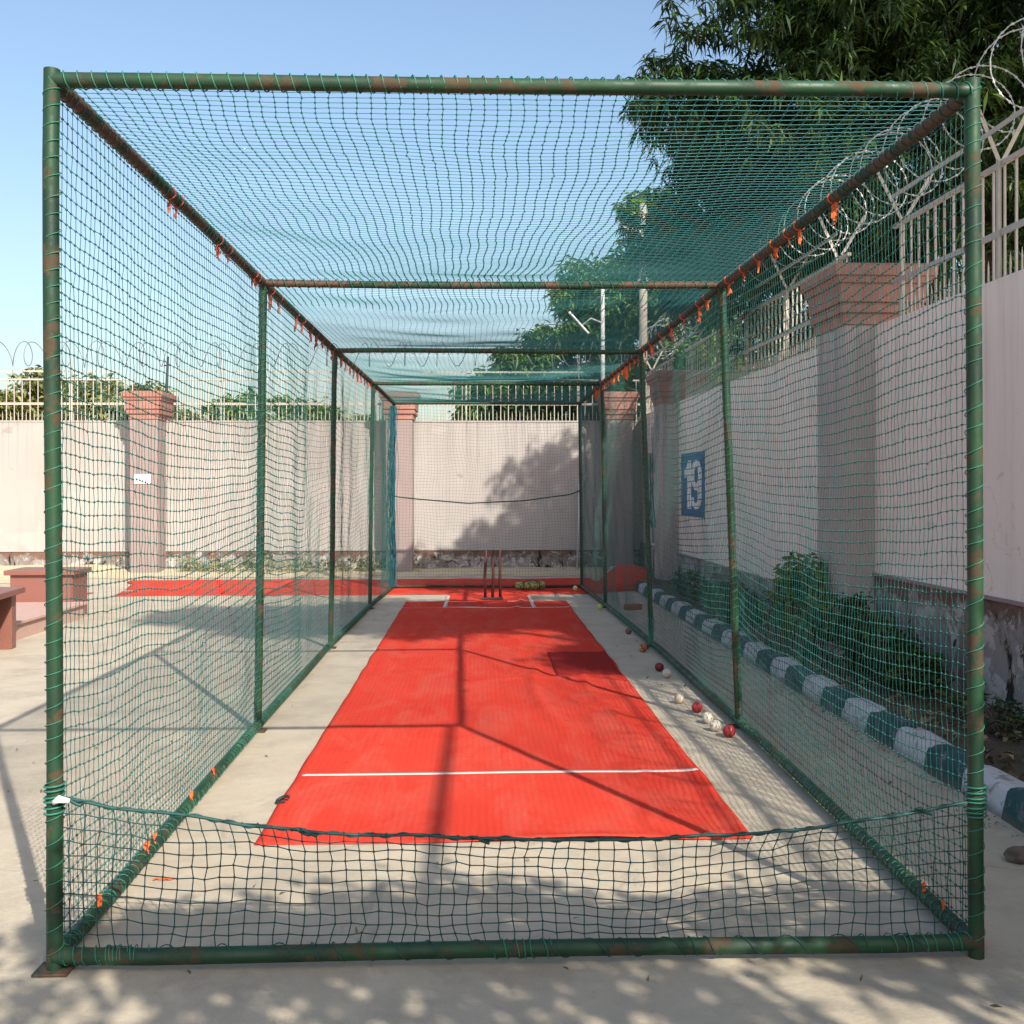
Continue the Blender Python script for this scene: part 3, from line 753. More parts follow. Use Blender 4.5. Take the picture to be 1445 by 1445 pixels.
# low front net with drooping head rope
nu, nv = 66, 12
u = np.linspace(0, 1, nu)[:, None]; v = np.linspace(0, 1, nv)[None, :]
hl = 0.575 - 0.29*np.clip(u, 0, 1) * (1 - 0.2*u)
def ropez(t):   # height of head rope along the front, from photo: droops from both posts
    return np.interp(t, [0, 0.06, 0.27, 0.48, 0.62, 0.77, 0.9, 1.0], [0.575, 0.545, 0.455, 0.42, 0.415, 0.43, 0.485, 0.53])
w2 = Wave(12, 1.0, 2.6, 602); w1 = Wave(6, 0.3, 0.9, 601)
X = XLB[0] + (XRB[0]-XLB[0])*u + 0*v
top = ropez(u)
Z = 0.075 + (top - 0.075)*v
ed = np.clip(np.minimum(v, 1-v)*5, 0, 1)*np.clip(np.minimum(u, 1-u)*12, 0, 1)
P = np.stack([X + ed*(0.012*w2(X, Z) + 0.015*w1(X, Z)), ROWB[0] + ed*0.03*w1(X+3, Z) + 0*X, Z + ed*(0.008*w2(X+6, Z) - 0.012*np.sin(3*X))], -1) + rng.normal(0, 0.0022, (nu, nv, 3))
net_obj('front_net', P, 0.0022, ((1,0,0),(0,1,0)), ((0,1,0),(0,0,1)), np.ones((nu, nv), bool), 'netdark')
tt = np.linspace(0, 1, 120); w4 = Wave(10, 1.5, 6, 8)
m = MB(); m.tube([(XLB[0]+(XRB[0]-XLB[0])*a, ROWB[0] - 0.003, float(ropez(a)) + 0.004*float(w4(a*3, 0))) for a in tt], 0.0055, 6)
m.tube([(XLB[0]+(XRB[0]-XLB[0])*a, ROWB[0] - 0.003 + 0.007*math.sin(a*170), float(ropez(a)) + 0.004*float(w4(a*3, 0)) + 0.007*math.cos(a*170)) for a in np.linspace(0, 1, 500)], 0.0028, 4, cap=False)
for a in (0.27, 0.262, 0.455, 0.94, 0.02):
    x = XLB[0]+(XRB[0]-XLB[0])*a; z = float(ropez(a))
    m.tube([(x-0.03, ROWB[0]-0.01, z+0.005), (x-0.012, ROWB[0]-0.02, z+0.012), (x+0.005, ROWB[0]-0.005, z-0.006), (x+0.03, ROWB[0]-0.014, z-0.012)], 0.006, 5)
m.build('head_rope', MAT['rope'], cage, smooth=True)
# wraps where the head rope is tied to the front posts, white tie at left
for xx, zz, sd in ((XLB[0], 0.575, 1), (XRB[0], 0.53, 2)):
    helix((xx, ROWB[0], zz-0.05), (xx, ROWB[0], zz+0.05), PR+0.006, 0.017, 0.0035, 0.4, n=12, seed=sd).build('rope_tie', MAT['lash'], cage, smooth=True)
MB().tube([(XLB[0]+0.01, ROWB[0]-0.036, 0.57), (XLB[0]+0.03, ROWB[0]-0.042, 0.583), (XLB[0]+0.06, ROWB[0]-0.03, 0.573)], [0.008, 0.013, 0.008], 8).build('white_tie', MAT['digit'], cage, smooth=True)
# rope across the back net
m = MB(); m.tube([(XLT[4]+(XRT[4]-XLT[4])*a, ROWT[4]-0.06 - 0.02*math.sin(PI*a), float(np.interp(a, [0,.03,.12,.4,.7,.95,1],[1.48,1.46,1.43,1.36,1.40,1.50,1.56]))) for a in np.linspace(0,1,50)], 0.011, 6)
m.build('rope', MAT['rope'], cage, smooth=True)
# bunched spare netting gathered round the left rear post (blue-green bundle) and tangles at right posts
def bundle(pts, rad, nstr, seed, cord=0.003, name='net_bundle', mat='net'):
    r = np.random.default_rng(seed); m = MB()
    P = [Vector(p) for p in pts]
    for k in range(nstr):
        ox_, oy_ = r.normal(0, rad, 2); w = Wave(5, 0.4, 2.2, seed*31+k); q = []
        for i in range(40):
            t_ = i/39*(len(P)-1); a = int(min(t_, len(P)-2)); f = t_-a; b = P[a].lerp(P[a+1], f)
            q.append((b.x + ox_ + 0.6*rad*float(w(b.z+b.y, 0)), b.y + oy_ + 0.6*rad*float(w(b.z+b.y, 5)), b.z))
        m.tube(q, cord, 4, cap=False)
    return m.build(name, MAT[mat], cage, smooth=True)
bundle([(XLT[4]+0.0, ROWT[4]-0.12, 2.9), (XLB[4]-0.02, ROWB[4]-0.1, 1.5), (XLB[4]-0.01, ROWB[4]-0.12, 0.05)], 0.035, 34, 5, 0.0035, mat='netblue')
bundle([(XRB[2]-0.01, ROWB[2]-0.1, 1.95), (XRB[2]-0.0, ROWB[2]-0.07, 1.55), (XRB[2]+0.03, ROWB[2]-0.04, 1.2)], 0.02, 14, 7)
bundle([(XRB[2]+0.0, ROWB[2]-0.06, 0.3), (XRB[2]-0.03, ROWB[2]-0.18, 0.02)], 0.012, 8, 9, mat='lash')

# orange rags tied along rails
def rag(p, size, n, seed, d=(0, 1, 0), hang=1.0, knot=True, mat='ribbon'):
    size = size*0.8
    r = random.Random(seed); m = MB()
    for k in range(n):
        q = Vector(p) + Vector(d)*r.uniform(-0.35, 0.35)*size; w = size*r.uniform(0.26, 0.46); L = size*r.uniform(0.6, 1.2)
        a = r.uniform(0, 6.28); V = []; F = []
        for i in range(6):
            t_ = i/5; a += r.uniform(-0.7, 0.7); ww = w*(1-0.55*t_)*r.uniform(0.6, 1.1)
            c = q + Vector((r.uniform(-1, 1)*0.16*size*t_, r.uniform(-1, 1)*0.16*size*t_, 0.03*(1-t_)*1 - L*t_*hang))
            e = Vector((math.cos(a), math.sin(a), r.uniform(-0.3, 0.3)))*ww/2
            V += [c-e, c+e]
            if i: F.append([2*i-2, 2*i-1, 2*i+1, 2*i])
        m.add(V, F)
    # knot around the pipe
    if knot: m.tube([Vector(p)+Vector((0.031*math.cos(b), r.uniform(-.004,.004), 0.031*math.sin(b)+0.03)) for b in np.linspace(2.6, 6.9, 10)], 0.0035, 5, cap=False)
    return m.build('rag', MAT[mat], cage)
k = 0
def along(row0, row1, XS, yy, z=None):
    return (float(np.interp(yy, ROWT, XS)), yy, float(np.interp(yy, ROWT, ZT)) - 0.03)
for yy, sz, nn in [(4.95,0.115,4),(5.45,0.09,3),(5.62,0.05,2),(5.86,0.09,3),(6.18,0.075,3),(6.5,0.06,2),(6.85,0.10,3),(7.5,0.08,2),(7.75,0.12,3),(8.35,0.08,2),(8.85,0.12,3),(9.35,0.07,2),(9.9,0.12,3),(10.3,0.09,2)] + [(10.7+0.33*q, random.uniform(.08,.16), 3) for q in range(13)]:
    rag(along(0,0,XRT,yy), sz, nn, k); k += 1
for yy, sz, nn in [(4.95,0.06,2),(5.08,0.075,2),(5.85,0.085,3),(6.08,0.08,3),(6.75,0.07,2),(6.86,0.06,2),(7.3,0.10,3),(7.6,0.08,2),(8.3,0.11,3),(8.6,0.08,2)] + [(9.0+0.34*q, random.uniform(.07,.14), 2) for q in range(17)]:
    rag(along(0,0,XLT,yy), sz*1.15, nn+1, k, mat='ribbon_dull'); k += 1
for yy, sz in [(4.02,0.05),(4.62,0.075),(4.72,0.05),(5.38,0.055),(5.85,0.06)]:
    rag((float(np.interp(yy, ROWB, XLB))+0.012, yy, 0.072), sz*1.2, 3, k, hang=0.45, knot=False); k += 1
for yy, sz in [(4.05,0.05),(3.86,0.035)]:
    rag((float(np.interp(yy, ROWB, XRB))-0.012, yy, 0.07), sz*1.2, 3, k, hang=0.45, knot=False); k += 1

# ------------------------------------------------------------------ carpets
wc1 = Wave(10, 0.15, 0.6, 701); wc2 = Wave(14, 0.8, 2.6, 702)
def cz(x, y):
    ridge = 0.026*np.exp(-((x - 0.55 - 0.10*np.sin(y*1.3) )/0.045)**2)*np.clip(np.sin(y*0.9+0.4), 0, 1) + \
            0.022*np.exp(-((x - 0.95 - 0.07*np.sin(y*1.9+1))/0.035)**2)*np.clip(np.sin(y*0.7+2.2), 0, 1) + \
            0.014*np.exp(-((y - 8.9 - 0.15*np.sin(x*3))/0.05)**2)*np.clip(np.sin(x*1.7+0.5), 0, 1) + \
            0.012*np.exp(-((y - 14.4 - 0.1*np.sin(x*2.3))/0.06)**2)*np.clip(np.cos(x*1.1), 0, 1)
    curl = 0.022*np.exp(-((y-4.86)/0.07)**2)*np.clip(np.sin(x*2.6+0.3), 0, 1)**2 + 0.012*np.exp(-((x-1.25)/0.05)**2)*np.clip(np.sin(y*1.4), 0, 1)**3
    return 0.009 + 0.0018*wc1(x, y) + 0.0016*wc2(x, y) + ridge + curl
def sheet(x0, x1, y0, y1, step, zf, thick=0.006, edge=0.012, seed=1, dz=0.0):
    nx = max(2, int((x1-x0)/step)+1); ny = max(2, int((y1-y0)/step)+1)
    gx, gy = np.meshgrid(np.linspace(0, 1, nx), np.linspace(0, 1, ny), indexing='ij')
    we = Wave(8, 0.3, 2.0, seed)
    X = x0 + (x1-x0)*gx; Y = y0 + (y1-y0)*gy
    X = X + edge*we(Y, 0)*np.abs(2*gx-1); Y = Y + edge*we(X, 9)*np.abs(2*gy-1)
    Z = zf(X, Y) + dz
    top = np.stack([X, Y, Z], -1).reshape(-1, 3); N = nx*ny; bot = top - np.array([0, 0, thick])
    idx = np.arange(N).reshape(nx, ny)
    F = [np.stack([idx[:-1,:-1], idx[1:,:-1], idx[1:,1:], idx[:-1,1:]], -1).reshape(-1, 4)]
    rim = np.concatenate([idx[:,0], idx[-1,1:], idx[-2::-1,-1], idx[0,-2:0:-1]]); nx2 = np.roll(rim, -1)
    F.append(np.stack([rim, rim+N, nx2+N, nx2], -1))
    return np.concatenate([top, bot]), np.concatenate(F)
t = thing('pitch_carpet', 'long red carpet pitch with white creases inside the cage', 'carpet', (0, 0, 0))
V1, F1 = sheet(-1.0, 1.25, 4.86, 15.2, 0.03, cz, seed=3, edge=0.006)
V2, F2 = sheet(-0.42, 0.77, 15.2, 16.3, 0.04, lambda x, y: cz(x, y)-0.001, seed=4, edge=0.004)
mesh_obj('mat', np.concatenate([V1, V2]), np.concatenate([F1, F2+len(V1)]), MAT['carpet'], t, smooth=False)
V, F = sheet(0.68, 1.235, 9.15, 10.42, 0.03, cz, thick=0.003, edge=0.005, seed=15, dz=0.0045)  # thin darker red sheet standing in for a shadow patch on the carpet
tag(mesh_obj('shadow_patch', V, F, MAT['carpet_shadow']), 'dark red square standing in for a shadow on the right side of the carpet', 'mat')
def line(x0, x1, y0, y1):
    V, F = sheet(x0, x1, y0, y1, 0.02, cz, thick=0.001, edge=0.003, seed=12, dz=0.0022); mesh_obj('crease_line', V, F, MAT['white'], t)
line(-0.97, 1.24, 6.0, 6.05)
line(-0.98, 1.24, 14.32, 14.37)
line(-0.42, -0.0, 15.12, 15.17); line(0.42, 0.77, 15.12, 15.17)
line(-0.45, -0.40, 14.4, 16.0); line(0.74, 0.79, 14.4, 16.0)
def bz(x, y):
    return 0.010 + 0.004*wc1(x*1.3, y) + 0.003*wc2(x, y) + 0.03*np.clip(x-0.9, 0, 1)*np.exp(-((y-18.6)/0.25)**2)
tb = thing('back_carpet', 'second red carpet spread crosswise behind the stumps', 'carpet', (0, 0, 0))
V, F = sheet(-5.35, 2.0, 16.2, 18.95, 0.06, bz, seed=6, edge=0.035)
m_ = V[:, 0] < -4.4       # left edge runs slantwise
V[m_, 0] += (V[m_, 1]-16.2)*-0.25*np.clip((-4.4-V[m_, 0]), 0, 1)
mesh_obj('mat', V, F, MAT['carpet'], tb)
# bulging folded end outside the cage on the right
nu, nv = 40, 26; V = []
for i in range(nu):
    u_ = i/(nu-1); x = 1.78 + 0.98*u_
    h = 0.02 + 0.33*(0.5-0.5*math.cos(PI*min(1, u_/0.62)))*(1 - 0.35*max(0, (u_-0.7)/0.3)**2)
    yc = 17.0 + 0.35*u_; dy = 0.62 - 0.12*u_
    for j in range(nv):
        a = PI*j/(nv-1)
        V.append((x + 0.02*math.sin(9*a), yc - dy*math.copysign(abs(math.cos(a))**0.7, math.cos(a)), max(0.008, h*math.sin(a)**0.6 + 0.012*math.sin(7*a+3*u_)*math.sin(a))))
F = [[i*nv+j, (i+1)*nv+j, (i+1)*nv+j+1, i*nv+j+1] for i in range(nu-1) for j in range(nv-1)]
F.append([ (nu-1)*nv+j for j in range(nv)])
mesh_obj('folded_end', V, F, MAT['carpet'], tb, smooth=True)
# torn strip to the left of it
V, F = sheet(-6.35, -5.9, 16.35, 16.75, 0.06, lambda x, y: 0.012+0.004*wc2(x, y), seed=9, edge=0.05)
tag(mesh_obj('carpet_scrap', V, F, MAT['carpet']), 'small red carpet scrap lying beside the stone bench', 'carpet scrap')

# ------------------------------------------------------------------ wicket
t = thing('wicket', 'set of three red brown metal stumps on a spring base', 'stumps', (0.225, 15.4, 0.012))
MB().box(-0.15, 0.15, -0.035, 0.035, 0.0, 0.03).build('base', MAT['black'], t, bevel=0.004)
for x in (-0.105, 0.0, 0.11):
    MB().tube([(x, 0, 0.03), (x + random.uniform(-.006,.012), 0, 0.35), (x + random.uniform(-.006,.02), 0, 0.69), (x+0.008, 0, 0.71)], [0.021, 0.021, 0.021, 0.013], 12).build('stump', MAT['stump'], t, smooth=True)

# ------------------------------------------------------------------ balls
def M_ball(name, a, b, thr):
    k = NT(name); n1 = k.noise(18, 5, 0.65, k.co(obj=True)); n2 = k.noise(60, 3, 0.6, k.co(obj=True))
    c = k.mix(k.ramp(n1, [(thr, 0.0), (thr+0.08, 1.0)]), a, b); k.color(k.mix(k.math('MULTIPLY', n2, 0.3), c, tuple(x*0.6 for x in a)))
    k.rough(0.5); k.bump(n2, 0.2, 0.002); return k.m
BM = dict(red=M_ball('red_leather', (0.33, 0.025, 0.03), (0.42, 0.06, 0.05), 0.58), white=M_ball('white_leather', (0.60, 0.55, 0.45), (0.42, 0.34, 0.25), 0.6),
          worn=M_ball('half_worn_leather', (0.55, 0.47, 0.35), (0.32, 0.06, 0.04), 0.56), dark=M_ball('dark_red_leather', (0.16, 0.012, 0.02), (0.24, 0.04, 0.04), 0.6),
          tan=M_ball('tan_worn_leather', (0.36, 0.10, 0.06), (0.5, 0.33, 0.13), 0.5), tennis=M_ball('yellow_felt', (0.52, 0.58, 0.12), (0.62, 0.66, 0.2), 0.5),
          brown=M_ball('brown_leather', (0.18, 0.09, 0.06), (0.26, 0.14, 0.1), 0.55), yellow=M_ball('pale_yellow_leather', (0.62, 0.55, 0.24), (0.5, 0.38, 0.2), 0.55))
seamm = simple('seam_thread', (0.55, 0.45, 0.38), 0.9, 0.2, 60); darkseam = simple('dark_seam', (0.08, 0.02, 0.02), 0.9, 0.2, 60)
def ball(x, y, r, kind, label, rot, seam='dark', z0=0.0):
    t = thing('cricket_ball' if kind != 'tennis' else 'tennis_ball', label, 'ball', (x, y, z0 + r), 0, 'balls lying along the right net')
    t.rotation_euler = rot
    bm = bmesh.new(); bmesh.ops.create_uvsphere(bm, u_segments=28, v_segments=18, radius=r)
    me = bpy.data.meshes.new('leather_shell'); bm.to_mesh(me); bm.free()
    me.polygons.foreach_set('use_smooth', np.ones(len(me.polygons), dtype=bool)); me.materials.append(BM[kind])
    o = bpy.data.objects.new('felt_cover' if kind == 'tennis' else 'leather_shell', me); C.objects.link(o); o.parent = t
    m = MB(); 
    if kind == 'tennis':
        pts = []
        for i in range(49):
            a = 2*PI*i/48; la = 0.75*math.sin(2*a); pts.append(Vector((math.cos(a)*math.cos(la), math.sin(a)*math.cos(la), math.sin(la)))*(r+0.0003))
        m.tube(pts, 0.0016, 5, cap=False)
    else:
        for dz in (-0.0075, -0.0025, 0.0025, 0.0075):
            q = math.sqrt(r*r - dz*dz)+0.0003
            m.tube([(q*math.cos(a), q*math.sin(a), dz) for a in np.linspace(0, 2*PI, 40)], 0.0013, 4, cap=False)
    m.build('seam', darkseam if seam == 'dark' else seamm, t, smooth=True)
RB = 0.0385
ball(1.615, 6.86, 0.041, 'red', 'bright red seamed ball nearest camera at the second right post', (0.3, 1.45, 0.25))
ball(1.565, 7.03, RB, 'white', 'white ball tucked behind the nearest red ball', (0.5, 0.3, 0.4), 'light')
ball(1.565, 7.26, RB, 'white', 'clean white ball third along from the second right post', (1.2, 0.3, 0.4), 'light')
ball(1.565, 7.62, RB, 'red', 'red seamed ball lying alone between white balls', (0.2, 1.35, 0.4))
ball(1.50, 7.95, 0.036, 'worn', 'worn cream ball with a red patch', (1.0, 0.5, 0.9), 'light')
ball(1.60, 9.03, 0.0385, 'white', 'white ball in the shade touching a dark red ball', (0.4, 1.0, 0.2), 'light')
ball(1.59, 9.35, 0.0385, 'dark', 'dark red ball in the shade behind a white ball', (0.9, 0.4, 0.2))
ball(1.615, 10.45, 0.042, 'tan', 'tan and red worn ball at the third right post', (0.9, 0.4, 1.2))
ball(1.665, 10.6, 0.036, 'brown', 'dull brown ball behind the tan ball', (0.3, 0.4, 1.2))
ball(1.62, 14.15, 0.036, 'tennis', 'yellow green tennis ball at the fourth right post', (0.3, 0.4, 1.2))
ball(1.52, 16.62, 0.04, 'yellow', 'pale yellow ball on red carpet by the back rail', (0.3, 0.4, 1.2), 'light', 0.01)
ball(1.66, 11.75, 0.032, 'brown', 'small brown ball against the rail beyond the third right post', (1.3, 0.4, 0.2))

# padded bundle on the rear carpet
kb = NT('yellow_green_fabric'); n1 = kb.noise(30, 4, 0.6); kb.color(kb.mix(kb.ramp(n1, [(0.42, 0.0), (0.58, 1.0)]), (0.10, 0.12, 0.04), (0.40, 0.42, 0.16))); kb.rough(0.9)
t = thing('kit_bag', 'mottled yellow green roll shaped bag lying behind the stumps', 'bag', (0.84, 16.85, 0.012), R(8))
bm = bmesh.new(); bmesh.ops.create_uvsphere(bm, u_segments=24, v_segments=16, radius=1.0); V = []
wv = Wave(8, 0.3, 0.9, 91)
for v_ in bm.verts:
    c = v_.co; e = 0.45
    x = 0.235*math.copysign(abs(c.z)**0.5, c.z); rr = 0.068*(1 + 0.09*float(wv(c.x*2, c.z*3)))
    h = math.hypot(c.x, c.y) or 1e-6; s_ = h**0.4
    v_.co = (x, c.x/h*s_*rr, max(0.0, 0.064 + c.y/h*s_*rr))
me = bpy.data.meshes.new('bag_body'); bm.to_mesh(me); bm.free(); me.polygons.foreach_set('use_smooth', np.ones(len(me.polygons), dtype=bool)); me.materials.append(kb.m)
o = bpy.data.objects.new('bag_body', me); C.objects.link(o); o.parent = t
for x in (-0.12, 0.13):
    MB().tube([(x, 0.073*math.cos(a), max(0.004, 0.064+0.073*math.sin(a))) for a in np.linspace(0, 2*PI, 20)], 0.007, 5, cap=False).build('strap', MAT['black'], t, smooth=True)
MB().tube([(-0.1, -0.03, 0.128), (-0.04, -0.04, 0.15), (0.05, -0.04, 0.15), (0.11, -0.03, 0.128)], 0.007, 6).build('handle', MAT['black'], t, smooth=True)

# odds and ends
m = MB(); m.tube([(0.03*math.cos(a), 0.022*math.sin(a), 0.012+0.012*math.sin(a+1)) for a in np.linspace(0, 5.2, 18)], 0.008, 8)
o = m.build('rubber_ring', MAT['rubber'], smooth=True); o.location = (-0.985, 5.5, 0.012); tag(o, 'small black broken rubber ring on left carpet edge', 'ring')
o = rag((0, 0, 0), 0.09, 1, 991); o.name = 'orange_strip'; o.parent = None
me = o.data; me.clear_geometry()
mm = MB(); 
V = []; F = []
for i in range(7):
    x = 0.085*i/6; V += [(x, 0.008*math.sin(i*1.1), 0.006+0.004*math.sin(i*2.1)), (x + 0.002, 0.018 + 0.008*math.sin(i*1.1+.4), 0.008+0.003*math.cos(i*1.7))]
    if i: F.append([2*i-2, 2*i-1, 2*i+1, 2*i])
me.from_pydata(V, [], F); me.update()
o.location = (-1.32, 4.43, 0); o.rotation_euler = (0, 0, 0.2); tag(o, 'orange cloth strip lying on concrete inside the front left corner', 'cloth strip')
def lump(name, label, cat, loc, sx, sy, sz, mat, seed, rz=0.0):
    bm = bmesh.new(); bmesh.ops.create_icosphere(bm, subdivisions=4, radius=1.0)
    w = Wave(8, 0.2, 0.7, seed); w2 = Wave(8, 0.2, 0.7, seed+1)
    for v_ in bm.verts:
        d = 1 + 0.14*float(w(v_.co.x*2, v_.co.y*2)) + 0.12*float(w2(v_.co.z*2, v_.co.y*2+1))
        v_.co = (v_.co.x*sx*d, v_.co.y*sy*d, max(-0.01, (v_.co.z*0.9+0.75)*sz*0.6*d))
    me = bpy.data.meshes.new(name); bm.to_mesh(me); bm.free(); me.materials.append(mat)
    me.polygons.foreach_set('use_smooth', np.ones(len(me.polygons), dtype=bool))
    o = bpy.data.objects.new(name, me); C.objects.link(o); o.location = loc; o.rotation_euler = (0, 0, rz)
    return tag(o, label, cat)
lump('stone', 'rough brown stone on concrete by the kerb at right edge', 'stone', (2.345, 4.53, 0), 0.085, 0.06, 0.062, MAT['stone'], 5)
t = MB().box(-0.115, 0.115, -0.055, 0.055, 0, 0.075).build('brick', MAT['brick'], bevel=0.008); t.location = (2.05, 14.1, 0); t.rotation_euler = (0, 0, 0.5)
tag(t, 'loose red brick lying outside the right net near the kerb', 'brick')

# ------------------------------------------------------------------ stone benches on platform at left
t = thing('stone_platform', 'low pink stone platform at the left edge under the benches', 'platform', (0, 0, 0), 0.0)
MB().box(-8.2, -4.86, 11.15, 13.52, -0.05, 0.165).build('riser', MAT['paver'], t, bevel=0.008)
MB().box(-8.24, -4.83, 11.12, 13.55, 0.165, 0.20).build('top_slab', MAT['paver'], t, bevel=0.006)
t.location = (0.0, 0.0, 0)
t = thing('stone_bench', 'solid red granite bench with overhanging slab at platform end', 'bench', (-5.4, 13.72, 0))
MB().box(-0.36, 0.40, -0.22, 0.30, 0.0, 0.535).build('body', MAT['granite'], t, bevel=0.006)
MB().box(-0.42, 0.44, -0.27, 0.35, 0.535, 0.595).build('seat_slab', MAT['granite'], t, bevel=0.008)
t = thing('stone_bench', 'red granite bench cut by the left edge nearest the camera', 'bench', (-5.1, 10.55, 0), R(6))
MB().box(-0.62, 0.50, -0.42, -0.28, 0.0, 0.545).build('leg', MAT['granite'], t, bevel=0.006)
MB().box(-0.62, 0.50, 0.30, 0.44, 0.0, 0.545).build('leg', MAT['granite'], t, bevel=0.006)
MB().box(-0.70, 0.56, -0.50, 0.54, 0.545, 0.605).build('seat_slab', MAT['granite'], t, bevel=0.008)

# ------------------------------------------------------------------ vegetation
def leaves(name, Cn, per, spread, L, Wd, mat, parent, droop=0.3, seed=0, up=0.0, tonebias=None):
    """Cn (n,3) cluster centres; folded lance shaped leaves radiating from each"""
    r = np.random.default_rng(seed); n = len(Cn)*per
    c = np.repeat(Cn, per, 0); tb_ = np.repeat(r.uniform(0, 1, len(Cn)) if tonebias is None else tonebias, per)
    az = r.uniform(0, 2*PI, n); el = r.normal(up - droop, 0.45, n)
    d = np.stack([np.cos(az)*np.cos(el), np.sin(az)*np.cos(el), np.sin(el)], 1)
    base = c + r.normal(0, spread, (n, 3))
    side = np.cross(d, np.array([0, 0, 1.0])); side /= np.linalg.norm(side, axis=1)[:, None] + 1e-6
    nrm = np.cross(side, d)
    roll = r.uniform(-0.9, 0.9, n)[:, None]
    sd_ = side*np.cos(roll) + nrm*np.sin(roll); nn = nrm*np.cos(roll) - side*np.sin(roll)
    ll = (L*r.uniform(0.65, 1.25, n))[:, None]; ww = (Wd*r.uniform(0.7, 1.2, n))[:, None]
    mid = base + d*ll*0.45
    tip = base + d*ll + np.array([0, 0, -1.0])*ll*droop*0.6
    a = mid + sd_*ww/2 + nn*ww*0.15; b = mid - sd_*ww/2 + nn*ww*0.15
    V = np.stack([base, a, tip, b], 1).reshape(-1, 3)
    F = np.arange(n*4).reshape(n, 4)
    o = mesh_obj(name, V, F, mat, parent)
    at = o.data.attributes.new('tone', 'FLOAT', 'FACE')
    tone = np.clip(0.55*tb_ + 0.45*r.uniform(0, 1, n)**1.5, 0, 1).astype(np.float32)
    at.data.foreach_set('value', tone)
    return o
def crown_points(ells, nlobe, per_lobe, lobe_r, seed, flat=0.7):
    """ells: list of (centre, radii, weight). Lobes scattered through each ellipsoid, clusters on each lobe's skin"""
    r = np.random.default_rng(seed); out = []
    wts = np.array([e[2] for e in ells], float); wts /= wts.sum()
    for e, w in zip(ells, wts):
        m = max(1, int(nlobe*w))
        q = r.normal(0, 1, (m, 3)); q /= np.linalg.norm(q, axis=1)[:, None]; q *= (r.uniform(0.25, 1.0, m)**0.45)[:, None]
        lc = np.array(e[0]) + q*np.array(e[1]); lr = lobe_r*r.uniform(0.55, 1.35, m)
        for c, rad in zip(lc, lr):
            k = max(4, int(per_lobe*(rad/lobe_r)**2)); p = r.normal(0, 1, (k, 3)); p /= np.linalg.norm(p, axis=1)[:, None]
            p *= (r.uniform(0.55, 1.05, k))[:, None]
            out.append(c + p*rad*np.array([1, 1, flat]))
    return np.concatenate(out)
def trunk(parent, base, top, r0, r1, limbs, seed, mat='bark'):
    r = random.Random(seed); m = MB(); base, top = Vector(base), Vector(top); w = Wave(4, 0.1, 0.3, seed)
    ps = [base.lerp(top, i/8) + Vector((0.15*float(w(i, 0)), 0.15*float(w(i, 5)), 0))*(i/8) for i in range(9)]
    m.tube(ps, [r0 + (r1-r0)*i/8 for i in range(9)], 10)
    for (f, tip) in limbs:
        a = base.lerp(top, f); tip = Vector(tip); rr = (r0 + (r1-r0)*f)*0.55
        mid = a.lerp(tip, 0.5) + Vector((r.uniform(-.2,.2), r.uniform(-.2,.2), 0.25))
        pts = [a, a.lerp(mid, 0.5)+Vector((0,0,.08)), mid, mid.lerp(tip, 0.5), tip]
        m.tube(pts, [rr, rr*.85, rr*.65, rr*.45, rr*.2], 7)
        for q in range(3):
            b0 = mid.lerp(tip, 0.25*q+0.2); e = b0 + Vector((r.uniform(-1,1), r.uniform(-1,1), r.uniform(-.2,.6)))*0.8
            m.tube([b0, b0.lerp(e, .5)+Vector((0,0,.05)), e], [rr*.3, rr*.22, rr*.08], 5)
    return m.build('trunk', MAT[mat], parent, smooth=True)

def tree(name, label, cat, base, top, r0, ells, nlobe, per_lobe, lobe_r, per, L, Wd, leaf, seed, droop=0.3, spread=0.06, limbs=None, group=None, flat=0.7):
    b = Vector(base); t = thing(name, label, cat, b, 0, group)
    lim = limbs or [(0.45 + 0.1*i, e[0]) for i, e in enumerate(ells[:5])]
    trunk(t, (0,0,0), Vector(top)-b, r0, r0*0.35, [(f, Vector(p)-b) for f, p in lim], seed)
    pts = crown_points(ells, nlobe, per_lobe, lobe_r, seed, flat)
    pts = pts[pts[:, 2] > 0.5]
    leaves('crown', pts - np.array(b), per, spread, L, Wd, MAT[leaf], t, droop, seed)
    return t
GT = 'trees beyond the boundary walls'
# big dark drooping tree over the right wall
tree('mast_tree', 'huge dark tree with drooping leaves overhanging the right wall', 'tree', (6.3, 12.9, 0), (6.2, 12.6, 7.6), 0.30,
     [((6.9, 12.3, 6.7), (3.1, 2.4, 2.3), 4.6), ((3.35, 11.5, 6.1), (1.4, 1.5, 1.05), 1.5), ((5.2, 12.3, 4.9), (2.5, 1.6, 1.4), 2.6), ((8.0, 10.6, 5.2), (2.2, 2.0, 2.4), 1.9), ((4.4, 14.4, 4.6), (1.8, 1.8, 1.4), 1.3), ((4.45, 11.2, 7.0), (1.6, 1.3, 0.9), 1.1), ((3.5, 13.3, 4.8), (1.5, 1.4, 1.1), 1.3)],
     410, 34, 0.50, 15, 0.19, 0.030, 'leafA', 31, droop=0.42, spread=0.028, group=GT)
